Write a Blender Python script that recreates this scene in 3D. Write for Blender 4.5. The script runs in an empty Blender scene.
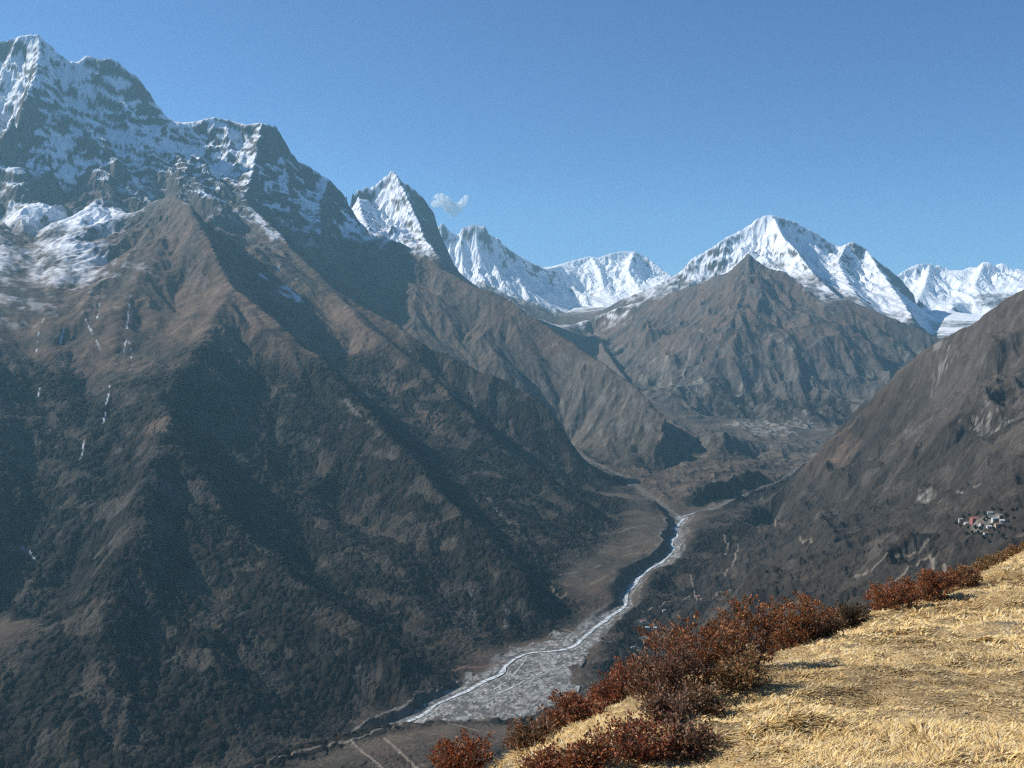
import bpy, math, random
import numpy as np
from mathutils import Vector

rng = np.random.default_rng(7)
random.seed(7)
R = math.radians
scene = bpy.context.scene
COL = scene.collection

# ------------------------------------------------------------------ camera, sky, sun, exposure
FPX = 1005.0                     # focal length in pixels of the 1024 x 768 frame
PITCH = math.atan((384 - 345) / FPX)
cam_d = bpy.data.cameras.new("camera")
cam_d.sensor_width = 36.0
cam_d.lens = FPX / 1024 * 36.0
cam_d.clip_start = 0.1
cam_d.clip_end = 60000.0
cam = bpy.data.objects.new("camera", cam_d)
COL.objects.link(cam)
cam.location = (0, 0, 0)
cam.rotation_euler = (R(90) - PITCH, 0, 0)
scene.camera = cam

SUN_EL, SUN_AZ = 38.0, -80.0      # azimuth in degrees to the right of the view direction
world = bpy.data.worlds.new("World")
scene.world = world
world.use_nodes = True
nt = world.node_tree
sky = nt.nodes.new("ShaderNodeTexSky")
sky.sky_type = 'NISHITA'
sky.sun_disc = False
sky.sun_elevation = R(SUN_EL)
sky.sun_rotation = R(SUN_AZ)
sky.altitude = 3500
sky.air_density = 1.2
sky.dust_density = 0.0
sky.ozone_density = 10.0
bg = nt.nodes["Background"]
bg.inputs[1].default_value = 0.079
nt.links.new(sky.outputs[0], bg.inputs[0])

sun_d = bpy.data.lights.new("sun", 'SUN')
sun_d.energy = 4.2
sun_d.angle = R(0.5)
sun_d.color = (1.0, 0.95, 0.88)
sun = bpy.data.objects.new("sun", sun_d)
COL.objects.link(sun)
sdir = Vector((math.sin(R(SUN_AZ)) * math.cos(R(SUN_EL)), math.cos(R(SUN_AZ)) * math.cos(R(SUN_EL)), math.sin(R(SUN_EL))))
sun.rotation_euler = sdir.to_track_quat('Z', 'Y').to_euler()

vs = scene.view_settings
vs.view_transform = 'Standard'
vs.look = 'None'
vs.exposure = 0.68
vs.gamma = 1.0
vs.use_curve_mapping = False
scene.cycles.use_denoising = False
scene.cycles.filter_width = 1.25
scene.cycles.max_bounces = 5
scene.cycles.diffuse_bounces = 2
scene.cycles.volume_bounces = 2
scene.cycles.transparent_max_bounces = 8

# ------------------------------------------------------------------ helpers
cP, sP = math.cos(PITCH), math.sin(PITCH)

def ray(px, py):
    u, v = (px - 512) / FPX, (384 - py) / FPX
    return u, cP + v * sP, -sP + v * cP

def unp(px, py, Y):                # picture point at a forward distance of Y metres
    a, b, c = ray(px, py)
    return (a / b * Y, Y, c / b * Y)

def unz(px, py, z):                # picture point at a given height
    a, b, c = ray(px, py)
    Y = z * b / c
    return (a / b * Y, Y, z)

def sstep(a, b, x):
    t = np.clip((x - a) / (b - a), 0, 1)
    return t * t * (3 - 2 * t)

def hash2(ix, iy, seed):
    h = (ix.astype(np.int64) * 374761393 + iy.astype(np.int64) * 668265263 + seed * 1442695041) & 0xFFFFFFFF
    h = ((h ^ (h >> 13)) * 1274126177) & 0xFFFFFFFF
    h = h ^ (h >> 16)
    return (h & 0xFFFF).astype(np.float32) / 65535.0, ((h >> 16) & 0xFFFF).astype(np.float32) / 65535.0

def vnoise(x, y, seed=0):          # value noise 0..1
    ix, iy = np.floor(x), np.floor(y)
    fx, fy = (x - ix).astype(np.float32), (y - iy).astype(np.float32)
    fx = fx * fx * fx * (fx * (fx * 6 - 15) + 10)
    fy = fy * fy * fy * (fy * (fy * 6 - 15) + 10)
    ix, iy = ix.astype(np.int64), iy.astype(np.int64)
    a = hash2(ix, iy, seed)[0]; b = hash2(ix + 1, iy, seed)[0]
    c = hash2(ix, iy + 1, seed)[0]; d = hash2(ix + 1, iy + 1, seed)[0]
    return (a + (b - a) * fx) * (1 - fy) + (c + (d - c) * fx) * fy

def fbm(x, y, octaves=4, seed=0, gain=0.5):
    s, a, t = 0, 1.0, 0
    for o in range(octaves):
        s = s + a * vnoise(x * 2 ** o + o * 17.3, y * 2 ** o - o * 9.1, seed + o)
        t += a
        a *= gain
    return s / t

def ridged(x, y, octaves=4, seed=0):
    s, a, t = 0, 1.0, 0
    for o in range(octaves):
        n = 1 - np.abs(2 * vnoise(x * 2 ** o + o * 5.3, y * 2 ** o + o * 3.7, seed + o) - 1)
        s = s + a * n * n
        t += a
        a *= 0.5
    return s / t

def worley(x, y, seed=0):          # distance to the nearest scattered point
    ix, iy = np.floor(x), np.floor(y)
    best = np.full(x.shape, 9.0, np.float32)
    for di in (-1, 0, 1):
        for dj in (-1, 0, 1):
            cx, cy = ix + di, iy + dj
            h0, h1 = hash2(cx.astype(np.int64), cy.astype(np.int64), seed)
            d = (cx + h0 - x) ** 2 + (cy + h1 - y) ** 2
            best = np.minimum(best, d)
    return np.sqrt(best)

def worley_id(x, y, seed=0):       # the same, with a random number for the nearest point
    ix, iy = np.floor(x), np.floor(y)
    best = np.full(x.shape, 9.0, np.float32); rid = np.zeros(x.shape, np.float32)
    for di in (-1, 0, 1):
        for dj in (-1, 0, 1):
            cx, cy = (ix + di).astype(np.int64), (iy + dj).astype(np.int64)
            h0, h1 = hash2(cx, cy, seed)
            d = (cx + h0 - x) ** 2 + (cy + h1 - y) ** 2
            m = d < best
            best = np.where(m, d, best); rid = np.where(m, np.mod(h0 * 7.13 + h1 * 3.77, 1.0), rid)
    return np.sqrt(best), rid

def mesh_from(name, verts, faces_flat, nper, attrs=None, smooth=False):
    me = bpy.data.meshes.new(name)
    faces_flat = np.ascontiguousarray(faces_flat, np.int32).ravel()
    nv = len(verts); nf = len(faces_flat) // nper
    me.vertices.add(nv)
    me.vertices.foreach_set("co", np.ascontiguousarray(verts, np.float32).ravel())
    me.loops.add(nf * nper)
    me.loops.foreach_set("vertex_index", np.ascontiguousarray(faces_flat, np.int32).ravel())
    me.polygons.add(nf)
    me.polygons.foreach_set("loop_start", np.arange(0, nf * nper, nper, dtype=np.int32))
    if smooth:
        me.polygons.foreach_set("use_smooth", np.ones(nf, bool))
    else:
        me.polygons.foreach_set("use_smooth", np.zeros(nf, bool))
    me.update(calc_edges=True)
    for k, v in (attrs or {}).items():
        v = np.ascontiguousarray(v, np.float32)
        if v.ndim == 2:
            at = me.attributes.new(k, 'FLOAT_COLOR', 'POINT')
            at.data.foreach_set("color", np.concatenate([v, np.ones((nv, 1), np.float32)], 1).ravel())
        else:
            at = me.attributes.new(k, 'FLOAT', 'POINT')
            at.data.foreach_set("value", v)
    return me

def put(name, me, mat=None, parent=None, loc=None):
    o = bpy.data.objects.new(name, me)
    COL.objects.link(o)
    if mat is not None and me is not None:
        if not me.materials:
            me.materials.append(mat)
    if parent is not None:
        o.parent = parent
    if loc is not None:
        o.location = loc
    return o

def tag(o, label, cat=None, group=None, kind=None):
    o["label"] = label
    if cat: o["category"] = cat
    if group: o["group"] = group
    if kind: o["kind"] = kind
    return o

def new_mat(name):
    m = bpy.data.materials.new(name)
    m.use_nodes = True
    b = m.node_tree.nodes["Principled BSDF"]
    b.inputs["Specular IOR Level"].default_value = 0.2
    b.inputs["Roughness"].default_value = 0.9
    return m, m.node_tree, b

def plain_mat(name, col, rough=0.85, vary=0.15, scale=8.0):
    m, t, b = new_mat(name)
    b.inputs["Roughness"].default_value = rough
    n = t.nodes.new("ShaderNodeTexNoise"); n.inputs["Scale"].default_value = scale
    tc = t.nodes.new("ShaderNodeTexCoord"); t.links.new(tc.outputs["Object"], n.inputs["Vector"])
    mx = t.nodes.new("ShaderNodeMix"); mx.data_type = 'RGBA'
    t.links.new(n.outputs[0], mx.inputs[0])
    mx.inputs[6].default_value = (*[c * (1 - vary) for c in col], 1)
    mx.inputs[7].default_value = (*[c * (1 + vary) for c in col], 1)
    t.links.new(mx.outputs[2], b.inputs["Base Color"])
    return m

# ------------------------------------------------------------------ the terrain's control lines
def L(*pts):                       # (px, py, Y) triples
    return [unp(*p) for p in pts]

def Z(*pts):                       # (px, py, z) triples
    return [unz(*p) for p in pts]

RIDGE, VALLEY, SOFT = [], [], []
# left massif skyline, running down into the dark ridge B
SKY_LEFT = L((-330, 170, 5700), (-200, 110, 6000), (-80, 58, 6200), (-30, 46, 6350), (0, 41, 6400), (22, 37, 6450), (41, 34, 6500), (55, 47, 6520), (66, 58, 6530), (76, 63, 6550), (88, 55, 6600),
             (104, 60, 6600), (112, 58, 6620), (120, 60, 6650), (130, 70, 6650), (140, 78, 6680), (150, 93, 6700), (160, 110, 6720), (166, 119, 6750), (180, 123, 6850),
             (200, 120, 6900), (214, 117, 6950), (232, 121, 7000), (246, 125, 7000), (262, 122, 7000), (276, 126, 7050), (284, 140, 7050),
             (290, 152, 7080), (300, 162, 7100), (308, 164, 7120), (330, 178, 7200), (342, 192, 7250), (350, 208, 7200), (358, 228, 7050), (368, 237, 6950), (395, 240, 6850),
             (415, 250, 6740), (432, 259, 6650), (444, 270, 6560), (456, 276, 6470), (472, 286, 6380), (492, 292, 6280), (510, 301, 6200), (525, 312, 6100), (543, 325, 6000), (560, 336, 5900), (575, 345, 5780), (590, 356, 5650), (607, 365, 5500), (622, 377, 5400),
             (637, 390, 5260), (650, 403, 5120), (661, 413, 5030), (667, 422, 4960), (664, 436, 4880), (655, 452, 4820))
RIDGE.append(SKY_LEFT)
# second peak
RIDGE.append(L((150, 240, 8500), (250, 210, 8700), (335, 203, 8800), (350, 194, 8800), (357, 189, 8820), (372, 186, 8900), (382, 177, 8950), (393, 170, 9000), (404, 181, 9000), (412, 186, 9020), (425, 196, 9050),
               (433, 212, 9050), (440, 234, 9050), (447, 252, 9000), (456, 275, 8900), (475, 300, 8700), (500, 320, 8500)))
RIDGE.append(L((393, 171, 9000), (404, 188, 8800), (414, 212, 8500), (424, 236, 8150), (440, 258, 7700)))
RIDGE.append(L((357, 190, 8820), (362, 215, 8300), (372, 235, 7700)))
# third peak
RIDGE.append(L((330, 300, 11600), (420, 240, 11900), (443, 222, 12000), (452, 231, 12000), (458, 236, 12000), (463, 227, 12000), (472, 225, 12000), (484, 224, 12000), (488, 233, 12050), (498, 238, 12100), (508, 248, 12200),
               (522, 257, 12300), (535, 264, 12400), (546, 269, 12600), (556, 267, 12900)))
# fourth massif
RIDGE.append(L((556, 267, 12900), (560, 264, 13500), (575, 260, 13700), (590, 256, 13800), (598, 258, 13800), (612, 253, 13900), (622, 251, 14000), (634, 251, 14000), (645, 255, 14000), (655, 263, 13900), (664, 269, 13800),
               (674, 277, 13700), (700, 290, 13500), (780, 310, 13500)))
RIDGE.append(L((592, 257, 13800), (600, 270, 13300), (604, 288, 12700), (618, 305, 12000), (640, 318, 11500)))
RIDGE.append(L((634, 252, 14000), (628, 270, 13300), (640, 290, 12500), (652, 296, 12100)))
# big white mountain at the right
RIDGE.append(L((560, 335, 10600), (620, 300, 10600), (655, 286, 10600), (672, 277, 10700), (684, 269, 10700), (692, 258, 10750), (703, 252, 10800), (715, 244, 10800), (726, 237, 10900), (736, 233, 10950), (748, 226, 11000), (758, 218, 11000), (769, 214, 11000), (780, 217, 11000),
               (795, 221, 11050), (806, 228, 11080), (816, 232, 11100), (830, 242, 11100), (840, 247, 11100), (846, 244, 11100), (853, 241, 11100), (862, 246, 11100), (872, 255, 11150), (880, 263, 11200), (890, 270, 11300), (899, 277, 11300),
               (914, 294, 11500), (940, 320, 11600), (1000, 350, 11600)))
RIDGE.append(L((772, 215, 11000), (782, 235, 10600), (800, 255, 10100), (822, 283, 9400), (840, 298, 8900)))
RIDGE.append(L((846, 244, 11100), (838, 262, 10600), (850, 285, 9900), (862, 303, 9300)))
RIDGE.append(L((866, 249, 11100), (882, 272, 10600), (900, 298, 9900), (913, 318, 9200)))
# far right massif
RIDGE.append(L((880, 300, 12500), (893, 281, 13000), (903, 271, 13200), (910, 267, 13300), (918, 264, 13300), (930, 263, 13400), (938, 265, 13450), (945, 267, 13500), (955, 273, 13500), (964, 270, 13500), (972, 264, 13500), (982, 262, 13500), (995, 261, 13500), (1006, 264, 13500),
               (1016, 268, 13500), (1040, 276, 13500), (1080, 262, 13400), (1150, 290, 13300), (1300, 300, 13000)))
RIDGE.append(L((930, 264, 13400), (925, 285, 12600), (915, 305, 11800), (918, 325, 11000)))
RIDGE.append(L((984, 262, 13500), (975, 285, 12700), (985, 305, 12000), (1010, 318, 11500)))
# rocky pyramid in front of the white mountain
RIDGE.append(L((560, 330, 9300), (610, 310, 9200), (664, 295, 9000), (682, 289, 8900), (700, 284, 8800), (714, 276, 8700), (728, 272, 8600), (738, 263, 8550), (748, 253, 8500), (757, 259, 8450), (769, 267, 8400), (783, 272, 8300), (798, 281, 8200), (810, 292, 8050), (819, 301, 7950),
               (847, 299, 8000), (882, 313, 7800), (910, 324, 7700), (937, 337, 7600), (1000, 370, 7300), (1080, 400, 7000)))
SOFT.append(L((748, 256, 8450), (738, 285, 7900), (735, 315, 7350), (745, 345, 6950), (765, 375, 6600), (790, 396, 6430)))
SOFT.append(L((748, 256, 8450), (715, 300, 7900), (690, 335, 7300), (675, 365, 6900), (680, 392, 6500)))
SOFT.append(L((847, 300, 7950), (850, 330, 7300), (842, 360, 6900), (832, 386, 6550)))
SOFT.append(L((800, 300, 7950), (785, 335, 7200), (800, 365, 6800), (808, 387, 6530)))
# right hillside ridge
RIDGE.append(L((1500, 60, 2600), (1300, 140, 2800), (1150, 225, 3000), (1080, 262, 3150), (1040, 281, 3260), (1024, 288, 3300), (1008, 297, 3340), (990, 306, 3400), (972, 319, 3450), (955, 329, 3520), (940, 336, 3580), (925, 345, 3650), (913, 357, 3740), (903, 367, 3800), (893, 376, 3880), (885, 386, 3960), (876, 395, 4020), (864, 408, 4120),
               (850, 420, 4240), (842, 430, 4320), (832, 440, 4400), (818, 452, 4500), (806, 463, 4580)))
# spur D, D2, S1, S0, S0b and the small ones
RIDGE.append(L((245, 200, 6000), (285, 240, 5500), (331, 288, 5000), (360, 306, 4900), (394, 322, 4800), (429, 341, 4700), (455, 358, 4640), (478, 370, 4600), (500, 376, 4560), (516, 387, 4520), (534, 395, 4480), (546, 408, 4440), (555, 422, 4400), (573, 448, 4310), (592, 468, 4240), (608, 483, 4190)))
RIDGE.append(L((331, 288, 5000), (360, 320, 4650), (400, 350, 4400), (430, 370, 4260), (452, 398, 4080), (472, 420, 3960), (492, 440, 3840), (525, 462, 3720), (560, 490, 3560), (585, 508, 3460)))
RIDGE.append(L((172, 192, 5150), (190, 205, 4900), (212, 248, 4450), (232, 285, 4180), (265, 310, 4000), (310, 348, 3780), (345, 385, 3600), (385, 432, 3270), (440, 490, 2960), (490, 540, 2740), (522, 578, 2580)))
RIDGE.append(L((232, 285, 4180), (205, 330, 3680), (180, 380, 3230), (165, 428, 2800), (140, 490, 2460), (120, 550, 2210), (105, 620, 1990), (95, 700, 1790), (90, 760, 1660)))
RIDGE.append(L((165, 428, 2800), (205, 480, 2640), (250, 540, 2450), (320, 600, 2240), (380, 640, 2120), (418, 664, 2070)))
SOFT.append(L((300, 520, 2760), (350, 570, 2560), (400, 612, 2390), (432, 640, 2290)))
RIDGE.append(L((-140, 200, 4900), (-60, 280, 3900), (-20, 340, 3300), (0, 420, 2860), (-30, 500, 2450), (-60, 600, 2050)))
RIDGE.append(L((41, 34, 6500), (36, 70, 6150), (24, 100, 5850), (5, 130, 5600)))
RIDGE.append(L((262, 123, 7000), (255, 160, 6600), (245, 200, 6000)))
RIDGE.append(L((330, 178, 7200), (318, 205, 6800), (322, 232, 6300)))
# gullies
VALLEY.append(L((250, 205, 5950), (290, 260, 5200), (310, 310, 4700), (335, 360, 4250), (360, 417, 3720), (400, 443, 3580), (435, 465, 3470), (487, 499, 3260), (535, 547, 2960), (560, 590, 2730)))
VALLEY.append(L((420, 350, 4750), (480, 400, 4480), (530, 450, 4250), (580, 485, 4050), (606, 500, 3950)))
VALLEY.append(L((180, 425, 3150), (229, 451, 3100), (272, 478, 3010), (322, 510, 2900), (370, 560, 2620), (410, 605, 2430), (440, 645, 2280)))
VALLEY.append(L((95, 190, 5350), (70, 230, 4800), (60, 270, 4250), (48, 340, 3480), (80, 430, 2920), (75, 500, 2600), (25, 570, 2330), (-10, 650, 2080)))
VALLEY.append(L((150, 250, 4480), (120, 310, 3780), (105, 390, 3130), (85, 440, 2880)))
VALLEY.append(L((330, 240, 6700), (345, 266, 6450), (372, 318, 5850), (420, 358, 5250), (470, 392, 5000), (540, 425, 4850), (578, 452, 4780)))
VALLEY.append(L((15, 120, 5900), (20, 165, 5500), (40, 195, 5250)))
VALLEY.append(L((165, 122, 6650), (185, 160, 6100), (215, 190, 5700)))
VALLEY.append(L((290, 160, 6950), (285, 190, 6500), (300, 222, 6250)))
# streams and valley floor
VALLEY.append(Z((560, 440, -500), (586, 461, -556), (613, 473, -585), (644, 492, -612), (678, 518, -646)))
RIV_R = Z((678, 518, -647), (690, 514, -643), (713, 508, -638), (745, 495, -622), (783, 481, -598), (795, 470, -578), (815, 458, -556), (840, 440, -520), (880, 425, -500))
VALLEY.append(RIV_R)
RIV = Z((423, 713, -719), (440, 702, -717), (470, 690, -714), (497, 675, -711), (512, 659, -708), (530, 652, -706), (560, 651, -704), (575, 648, -703), (583, 640, -702), (592, 632, -700), (606, 618, -697),
        (623, 606, -691), (627, 592, -687), (636, 578, -681), (652, 567, -672), (670, 557, -665), (674, 545, -659), (676, 533, -653), (680, 522, -648), (685, 518, -646))
VALLEY.append(RIV)
# gravel flat, right and left bank
BANK_L = Z((412, 716, -718), (432, 700, -716), (462, 684, -713), (496, 665, -709), (508, 652, -707), (540, 640, -703), (575, 633, -701), (598, 622, -697))
BANK_R = Z((440, 722, -718), (520, 722, -715), (560, 712, -712), (580, 690, -708), (572, 668, -706), (590, 650, -703), (604, 632, -699))
VALLEY += [BANK_L, BANK_R]
VALLEY.append([(-175, 1935, -719), (-250, 1850, -730), (-420, 1640, -744), (-700, 1330, -754), (-1100, 1000, -760), (-1600, 700, -768)])
# left bank benches
SOFT.append(Z((360, 718, -706), (420, 692, -708), (470, 670, -705), (500, 647, -700), (545, 629, -694), (585, 618, -686)))
SOFT.append(Z((610, 570, -650), (640, 548, -640), (660, 528, -628), (655, 508, -618), (636, 492, -604)))
SOFT.append(Z((540, 590, -660), (580, 562, -640), (615, 530, -615), (625, 508, -600)))
# near side bench above the river
RIDGE.append(L((120, 850, 1330), (200, 796, 1430), (250, 768, 1500), (330, 743, 1590), (380, 730, 1640), (415, 719, 1680), (450, 724, 1660), (480, 732, 1620), (560, 752, 1520)))
SOFT.append(Z((600, 690, -696), (605, 670, -692), (615, 652, -685), (625, 635, -680), (632, 615, -672), (640, 598, -665)))
SOFT.append(Z((630, 690, -660), (640, 655, -655), (655, 630, -648), (675, 610, -635)))
SOFT.append(L((300, 800, 1280), (420, 768, 1320), (520, 760, 1380), (600, 720, 1450), (660, 670, 1560)))
RIDGE.append(Z((604, 592, -660), (622, 574, -652), (640, 560, -646), (656, 546, -638), (667, 532, -628), (664, 514, -616), (648, 499, -606)))
# right slope
SOFT.append(L((700, 600, 2250), (725, 560, 2700), (745, 525, 3200), (775, 495, 3850)))
SOFT.append(L((700, 640, 1650), (760, 590, 1900), (800, 545, 2300), (830, 510, 2750), (850, 470, 3400)))
SOFT.append(L((800, 640, 1300), (850, 600, 1450), (890, 560, 1650), (920, 520, 1950), (930, 470, 2500), (940, 420, 2950)))
SOFT.append(L((930, 590, 1150), (960, 545, 1400), (978, 523, 1520), (1010, 490, 1750), (1024, 440, 2150), (1024, 390, 2600)))
SOFT.append(L((1080, 560, 1000), (1130, 500, 1250), (1170, 440, 1650), (1180, 360, 2100)))
# moraine and village terrace
VALLEY.append(L((690, 421, 6000), (715, 419, 6200), (740, 418, 6280), (780, 418, 6280), (815, 417, 6250)))
SOFT.append(L((740, 427, 5900), (765, 428, 5900), (800, 427, 5950)))
RIDGE.append(L((724, 431, 5030), (735, 436.5, 5250), (748, 440, 5430), (763, 443, 5600)))
RIDGE.append(L((700, 436, 5150), (714, 432, 5070), (724, 431, 5030), (725, 437, 5000), (722, 445, 4960), (714, 457, 4800), (708, 470, 4600), (702, 480, 4400)))
VALLEY.append(L((729, 447, 5030), (740, 455, 5070), (751, 459, 5110), (764, 452, 5360)))
RIDGE.append(L((722, 445, 4960), (738, 455, 4965), (752, 460, 5000), (768, 452, 5240), (776, 449, 5230), (786, 462, 4980), (797, 470, 4760)))
RIDGE.append(L((776, 448, 5240), (782, 443, 5430), (800, 440, 5600), (815, 436, 5800), (830, 432, 6000)))
VALLEY.append(L((790, 464, 5040), (800, 465, 4930), (808, 457, 5120), (818, 449, 5380)))
SOFT.append(Z((655, 470, -575), (680, 455, -540), (690, 445, -515)))
RIDGE.append(Z((684, 497, -606), (700, 492, -594), (708, 485, -576), (716, 480, -561), (725, 478, -561), (735, 474, -557), (742, 472, -552), (748, 468, -540), (754, 470, -552), (760, 474, -569), (772, 480, -591)))
VALLEY.append(Z((686, 511, -641), (700, 506, -638), (716, 500, -634), (726, 494, -628), (735, 492, -628), (752, 488, -618), (768, 484, -605)))
VALLEY.append(Z((728, 477, -572), (722, 488, -606)))
VALLEY.append(Z((740, 474, -566), (741, 482, -596)))
# around the camera's own hill (hidden below it)
SOFT.append([(-1500, 250, -420), (-600, 250, -235), (0, 250, -215), (400, 280, -165), (900, 400, 0)])
SOFT.append([(-1500, 60, -350), (-400, 30, -160), (0, 60, -110), (300, 20, -60), (900, 100, 80)])
SOFT.append([(-500, 800, -560), (-100, 800, -400), (300, 800, -290), (600, 900, -190)])
# behind the skyline
for dy, dz in ((1700, 700), (4200, 1100)):
    SOFT.append([(x - 250, y + dy, z - dz) for x, y, z in SKY_LEFT[:34:3]])
SOFT.append([(-9000, 17300, 200), (-3000, 17300, 100), (3000, 17300, 100), (9000, 17300, 0)])
VALLEY.append(L((560, 322, 10800), (590, 330, 9500), (600, 340, 8600), (620, 372, 7400), (650, 412, 6200), (670, 432, 5600), (672, 452, 4950)))
VALLEY.append(L((575, 305, 12000), (560, 318, 11000)))
VALLEY.append(L((960, 300, 12200), (945, 315, 10800), (932, 334, 9300), (960, 365, 7800), (900, 410, 6200), (850, 425, 5500)))

# ------------------------------------------------------------------ base height: diffusion between the control lines
X0, X1, Y0, Y1 = -9000.0, 9000.0, -200.0, 17400.0

def raster(lines, dx, nx, ny, weight):
    s = np.zeros(nx * ny); w = np.zeros(nx * ny)
    for ln in lines:
        P = np.array(ln, float)
        for a, b in zip(P[:-1], P[1:]):
            n = max(2, int(np.hypot(*(b - a)[:2]) / (dx * 0.4)) + 1)
            t = np.linspace(0, 1, n)[:, None]
            q = a + (b - a) * t
            i = np.rint((q[:, 0] - X0) / dx).astype(int); j = np.rint((q[:, 1] - Y0) / dx).astype(int)
            ok = (i >= 0) & (i < nx) & (j >= 0) & (j < ny)
            np.add.at(s, j[ok] * nx + i[ok], q[ok, 2] * weight)
            np.add.at(w, j[ok] * nx + i[ok], weight)
    return s.reshape(ny, nx), w.reshape(ny, nx)

def upsample(h, ny, nx):
    jy = np.clip(np.linspace(0, h.shape[0] - 1, ny), 0, h.shape[0] - 1.001); jx = np.clip(np.linspace(0, h.shape[1] - 1, nx), 0, h.shape[1] - 1.001)
    y0 = jy.astype(int); x0 = jx.astype(int); fy = (jy - y0)[:, None]; fx = (jx - x0)[None]
    return (h[y0][:, x0] * (1 - fx) + h[y0][:, x0 + 1] * fx) * (1 - fy) + (h[y0 + 1][:, x0] * (1 - fx) + h[y0 + 1][:, x0 + 1] * fx) * fy

def solve():
    h = None
    for dx, its in ((320, 400), (160, 300), (80, 250), (40, 160), (20, 90)):
        nx = int((X1 - X0) / dx) + 1; ny = int((Y1 - Y0) / dx) + 1
        s, w = raster(RIDGE + VALLEY, dx, nx, ny, 1.0)
        hard = w > 0
        hv = np.where(hard, s / np.maximum(w, 1e-9), 0)
        s2, w2 = raster(SOFT, dx, nx, ny, 1.0)
        sv = np.where(w2 > 0, s2 / np.maximum(w2, 1e-9), 0)
        sw = np.where(w2 > 0, 0.8, 0) * (20.0 / dx + 0.3)
        h = np.full((ny, nx), hv[hard].mean()) if h is None else upsample(h, ny, nx)
        h = h.astype(np.float32); hv = hv.astype(np.float32); sv = sv.astype(np.float32); sw = sw.astype(np.float32)
        inv = 1 / (1 + sw)
        for k in range(its):
            p = np.pad(h, 1, mode='edge')
            n = (p[:-2, 1:-1] + p[2:, 1:-1] + p[1:-1, :-2] + p[1:-1, 2:]) * 0.25
            n = (n + sw * sv) * inv
            h = np.where(hard, hv, n)
    return h, raster(RIDGE, 20, nx, ny, 1.0)[1] > 0, raster(VALLEY, 20, nx, ny, 1.0)[1] > 0

GDX = 20.0
base, rmask, vmask = solve()

def blur(a, n):
    for k in range(n):
        p = np.pad(a, 1, mode='edge')
        a = (p[:-2, 1:-1] + p[2:, 1:-1] + 2 * p[1:-1, 1:-1]) * 0.25
        p = np.pad(a, 1, mode='edge')
        a = (p[1:-1, :-2] + p[1:-1, 2:] + 2 * p[1:-1, 1:-1]) * 0.25
    return a


PATCHES = []
def fine_patch(px0, px1, py0, py1, dx, its, soft_blur):
    global X0, X1, Y0, Y1
    keep = (X0, X1, Y0, Y1)
    nx = int((px1 - px0) / dx) + 1; ny = int((py1 - py0) / dx) + 1
    gx_, gy_ = np.meshgrid(px0 + np.arange(nx) * dx, py0 + np.arange(ny) * dx)
    h = samp(base0, gx_.ravel(), gy_.ravel()).reshape(ny, nx).astype(np.float32)
    edge = h.copy()
    X0, X1, Y0, Y1 = px0, px1, py0, py1
    s, w = raster(RIDGE + VALLEY, dx, nx, ny, 1.0); hard = w > 0; hv = np.where(hard, s / np.maximum(w, 1e-9), 0).astype(np.float32)
    s2, w2 = raster(SOFT, dx, nx, ny, 1.0); sv = np.where(w2 > 0, s2 / np.maximum(w2, 1e-9), 0).astype(np.float32); sw = np.where(w2 > 0, 0.5, 0).astype(np.float32)
    X0, X1, Y0, Y1 = keep
    hard[0] = hard[-1] = True; hard[:, 0] = hard[:, -1] = True
    hv[0], hv[-1], hv[:, 0], hv[:, -1] = edge[0], edge[-1], edge[:, 0], edge[:, -1]
    for k in range(its):
        p = np.pad(h, 1, mode='edge')
        n = (p[:-2, 1:-1] + p[2:, 1:-1] + p[1:-1, :-2] + p[1:-1, 2:]) * 0.25
        n = (n + sw * sv) / (1 + sw)
        h = np.where(hard, hv, n)
    b = blur(h, soft_blur)
    PATCHES.append((px0, px1, py0, py1, dx, b))

def samp(f, x, y):
    u = np.clip((x - X0) / GDX, 0, f.shape[1] - 1.001); v = np.clip((y - Y0) / GDX, 0, f.shape[0] - 1.001)
    i = u.astype(int); j = v.astype(int); fu = (u - i).astype(np.float32); fv = (v - j).astype(np.float32)
    return (f[j, i] * (1 - fu) + f[j, i + 1] * fu) * (1 - fv) + (f[j + 1, i] * (1 - fu) + f[j + 1, i + 1] * fu) * fv

def base_z(x, y):
    out = samp(base, x, y)
    for px0, px1, py0, py1, dx, b in PATCHES:
        u = (x - px0) / dx; v = (y - py0) / dx
        m = (u > 1) & (v > 1) & (u < b.shape[1] - 2) & (v < b.shape[0] - 2)
        if not m.any(): continue
        um, vm_ = u[m], v[m]
        i = um.astype(int); j = vm_.astype(int); fu = um - i; fv = vm_ - j
        z = (b[j, i] * (1 - fu) + b[j, i + 1] * fu) * (1 - fv) + (b[j + 1, i] * (1 - fu) + b[j + 1, i + 1] * fu) * fv
        e = np.minimum(np.minimum(um, b.shape[1] - um), np.minimum(vm_, b.shape[0] - vm_)) * dx
        k = sstep(20, 160, e)
        out[m] = out[m] * (1 - k) + z * k
    return out

def dist_field(mask, k=14):        # rough distance in metres, up to k cells
    m = np.where(mask, 0.0, k).astype(np.float32)
    for _ in range(k):
        p = np.pad(m, 1, mode='edge')
        s = np.minimum(np.minimum(p[:-2, 1:-1], p[2:, 1:-1]), np.minimum(p[1:-1, :-2], p[1:-1, 2:])) + 1
        d = np.minimum(np.minimum(p[:-2, :-2], p[2:, :-2]), np.minimum(p[:-2, 2:], p[2:, 2:])) + 1.414
        m = np.minimum(m, np.minimum(s, d))
    return m * GDX

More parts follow.
